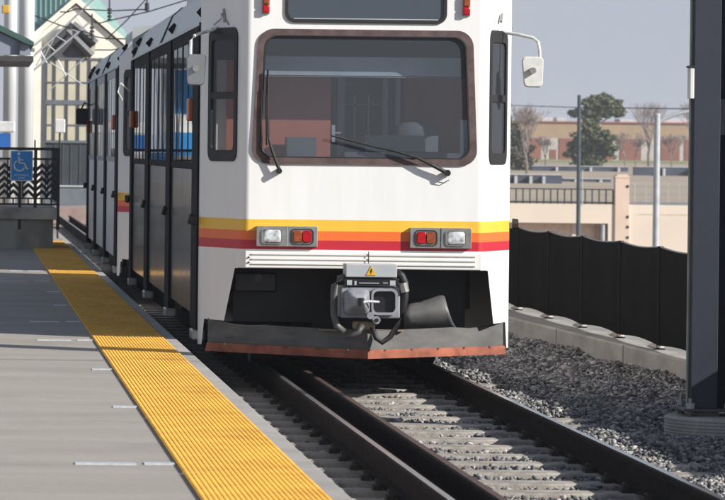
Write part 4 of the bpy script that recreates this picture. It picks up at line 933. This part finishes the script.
Yt = 345; bp = P(592, 168, Yt); bp = Vector((bp.x, Yt, fz(Yt)))
cls = [clump(590, 128, Yt, 9, 7, bp), clump(584, 140, Yt, 14, 8, bp), clump(600, 138, Yt, 13, 8, bp, -1), clump(578, 152, Yt, 13, 9, bp), clump(594, 155, Yt, 16, 9, bp, 1), clump(608, 150, Yt, 9, 8, bp), clump(590, 163, Yt, 14, 5, bp)]
conifer(bp, cls, 10000, .22, pine, 'bushy green conifer in front of the warehouse doors, below the pine', 4, 'conifer')
Yt = 320; bp = P(514, 176, Yt); bp = Vector((bp.x, Yt, fz(Yt)))
cls = [clump(512, 130, Yt, 9, 10, bp), clump(519, 140, Yt, 9, 10, bp), clump(526, 150, Yt, 9, 10, bp, 1), clump(515, 155, Yt, 14, 12, bp), clump(524, 165, Yt, 11, 8, bp)]
conifer(bp, cls, 8000, .19, olive, 'dull olive bushy tree close to the right edge of the train', 3.4, 'bushy_tree')
def bare(base, hgt, spread, label, seed, r0=.16, depth=5, name='bare_tree', lean=0):
    rnd = random.Random(seed); o = empty(name, base, label, 'tree', None); t = MB(); br = MB()
    def grow(p, d, L_, r_, k_):
        q = p+d*L_*.5+Vector((rnd.gauss(0, .04), rnd.gauss(0, .04), 0))*L_; e_ = q+(d+Vector((rnd.gauss(0, .14), rnd.gauss(0, .14), .08))).normalized()*L_*.5
        (t if k_ == depth else br).tube([p, q, e_], [r_, r_*.8, r_*.6], 5 if k_ > 2 else 3, caps=False)
        if k_ == 0: return
        for j in range(rnd.choice((3, 3, 4)) if k_ < depth else 6):
            a_ = rnd.uniform(0, 2*PI); sp_ = rnd.uniform(.3, .72)*spread
            nd = (d+Vector((math.cos(a_), math.sin(a_), rnd.uniform(.05, .75)))*sp_).normalized()
            st_ = q.lerp(e_, rnd.uniform(.3, 1)) if j else e_
            grow(st_, nd, L_*rnd.uniform(.62, .82), max(r_*.5, .011), k_-1)
    grow(Vector((0, 0, 0)), Vector((lean, 0, 1)).normalized(), hgt*.27, r0, depth)
    t.build('trunk', barkm, o, recalc=False); br.build('branches', twig, o, recalc=False); return o
def bt(x, Y, ytop, *a, **k): 
    p = P(x, 170, Y); b_ = Vector((p.x, Y, fz(Y))); h_ = P(x, ytop, Y).z-b_.z; return bare(b_, h_, *a, **k)
bt(527, 290, 88, .8, 'bare tree with a straight pale trunk just right of the train', 3, r0=.13)
bt(649, 360, 82, .95, 'wide bare tree behind the pale lamp post', 5, r0=.17)
bt(692, 370, 76, .9, 'bare tree half hidden by the navy column', 8, r0=.16)
bt(625, 350, 122, 1.1, 'low bare reddish scrub tree right of the conifer', 11, r0=.08, name='bare_shrub')
bt(636, 355, 125, 1.1, 'low bare scrub tree left of the pale lamp post', 12, r0=.08, name='bare_shrub')
bt(545, 350, 128, .8, 'small bare tree in front of the warehouse pilasters', 14, r0=.08)
bt(672, 330, 120, 1.0, 'low bare tree between the pale lamp post and the navy column', 17, r0=.08, name='bare_shrub')

# ================================================================ LIGHT, SKY, CAMERA
EL, AZ = math.radians(28), math.radians(60)
w = bpy.data.worlds.new('World'); sc.world = w; w.use_nodes = True; nt = w.node_tree; bg = nt.nodes['Background']
sk = nt.nodes.new('ShaderNodeTexSky'); sk.sky_type = 'NISHITA'; sk.sun_disc = False; sk.sun_elevation = EL; sk.sun_rotation = PI-AZ
sk.air_density = 1.0; sk.dust_density = 1.2; sk.ozone_density = 2.0; sk.altitude = 1600
tcw = nt.nodes.new('ShaderNodeTexCoord'); spw = nt.nodes.new('ShaderNodeSeparateXYZ'); nt.links.new(tcw.outputs['Generated'], spw.inputs[0])
mrw = nt.nodes.new('ShaderNodeMapRange'); mrw.interpolation_type = 'SMOOTHSTEP'; mrw.inputs['From Min'].default_value = 0; mrw.inputs['From Max'].default_value = .35
mrw.inputs['To Min'].default_value = .9; mrw.inputs['To Max'].default_value = 0; nt.links.new(spw.outputs['Z'], mrw.inputs['Value'])
mxw = nt.nodes.new('ShaderNodeMix'); mxw.data_type = 'RGBA'; nt.links.new(mrw.outputs[0], mxw.inputs['Factor']); hsw = nt.nodes.new('ShaderNodeHueSaturation'); hsw.inputs['Saturation'].default_value = .55; nt.links.new(sk.outputs[0], hsw.inputs['Color']); nt.links.new(hsw.outputs[0], mxw.inputs['A']); mxw.inputs['B'].default_value = (3.5, 3.78, 4.45, 1)
nt.links.new(mxw.outputs['Result'], bg.inputs['Color']); bg.inputs['Strength'].default_value = .09
ld = bpy.data.lights.new('sun', 'SUN'); ld.energy = 4.8; ld.angle = math.radians(.53); ld.color = (1, .95, .875)
lo = bpy.data.objects.new('sun', ld); COL.objects.link(lo)
sd = Vector((math.sin(AZ)*math.cos(EL), -math.cos(AZ)*math.cos(EL), math.sin(EL)))
lo.rotation_euler = sd.to_track_quat('Z', 'Y').to_euler(); lo.location = sd*60
cd = bpy.data.cameras.new('camera'); co = bpy.data.objects.new('camera', cd); COL.objects.link(co); sc.camera = co
cd.sensor_width = 36; cd.lens = F/725*36; cd.shift_x = (362.5-VX)/725; cd.shift_y = -(250-VY)/725
cd.clip_start = .5; cd.clip_end = 3000
co.location = (0, 0, H); co.rotation_mode = 'XYZ'
co.matrix_world = Matrix.Translation((0, 0, H)) @ Matrix.Rotation(PI/2, 4, 'X') @ Matrix.Rotation(RHO, 4, 'Z')
cd.dof.use_dof = True; cd.dof.focus_distance = 30; cd.dof.aperture_fstop = 10
sc.view_settings.view_transform = 'Standard'; sc.view_settings.look = 'None'; sc.view_settings.gamma = 1; sc.view_settings.exposure = .5

# ---------------------------------------------------------------- thin air haze
HAZE = .0003
if HAZE:
    hz = MB().box(-180, 420, -15, 1300, -6.2, 16).build('haze', M['black']); hm = bpy.data.materials.new('haze_air'); hm.use_nodes = True; nt = hm.node_tree
    for n_ in list(nt.nodes):
        if n_.type != 'OUTPUT_MATERIAL': nt.nodes.remove(n_)
    pv = nt.nodes.new('ShaderNodeVolumePrincipled'); pv.inputs['Color'].default_value = (.86, .90, 1, 1); pv.inputs['Density'].default_value = HAZE
    nt.links.new(pv.outputs[0], nt.nodes['Material Output'].inputs['Volume']); hz.data.materials.clear(); hz.data.materials.append(hm); tag(hz, kind='stuff')
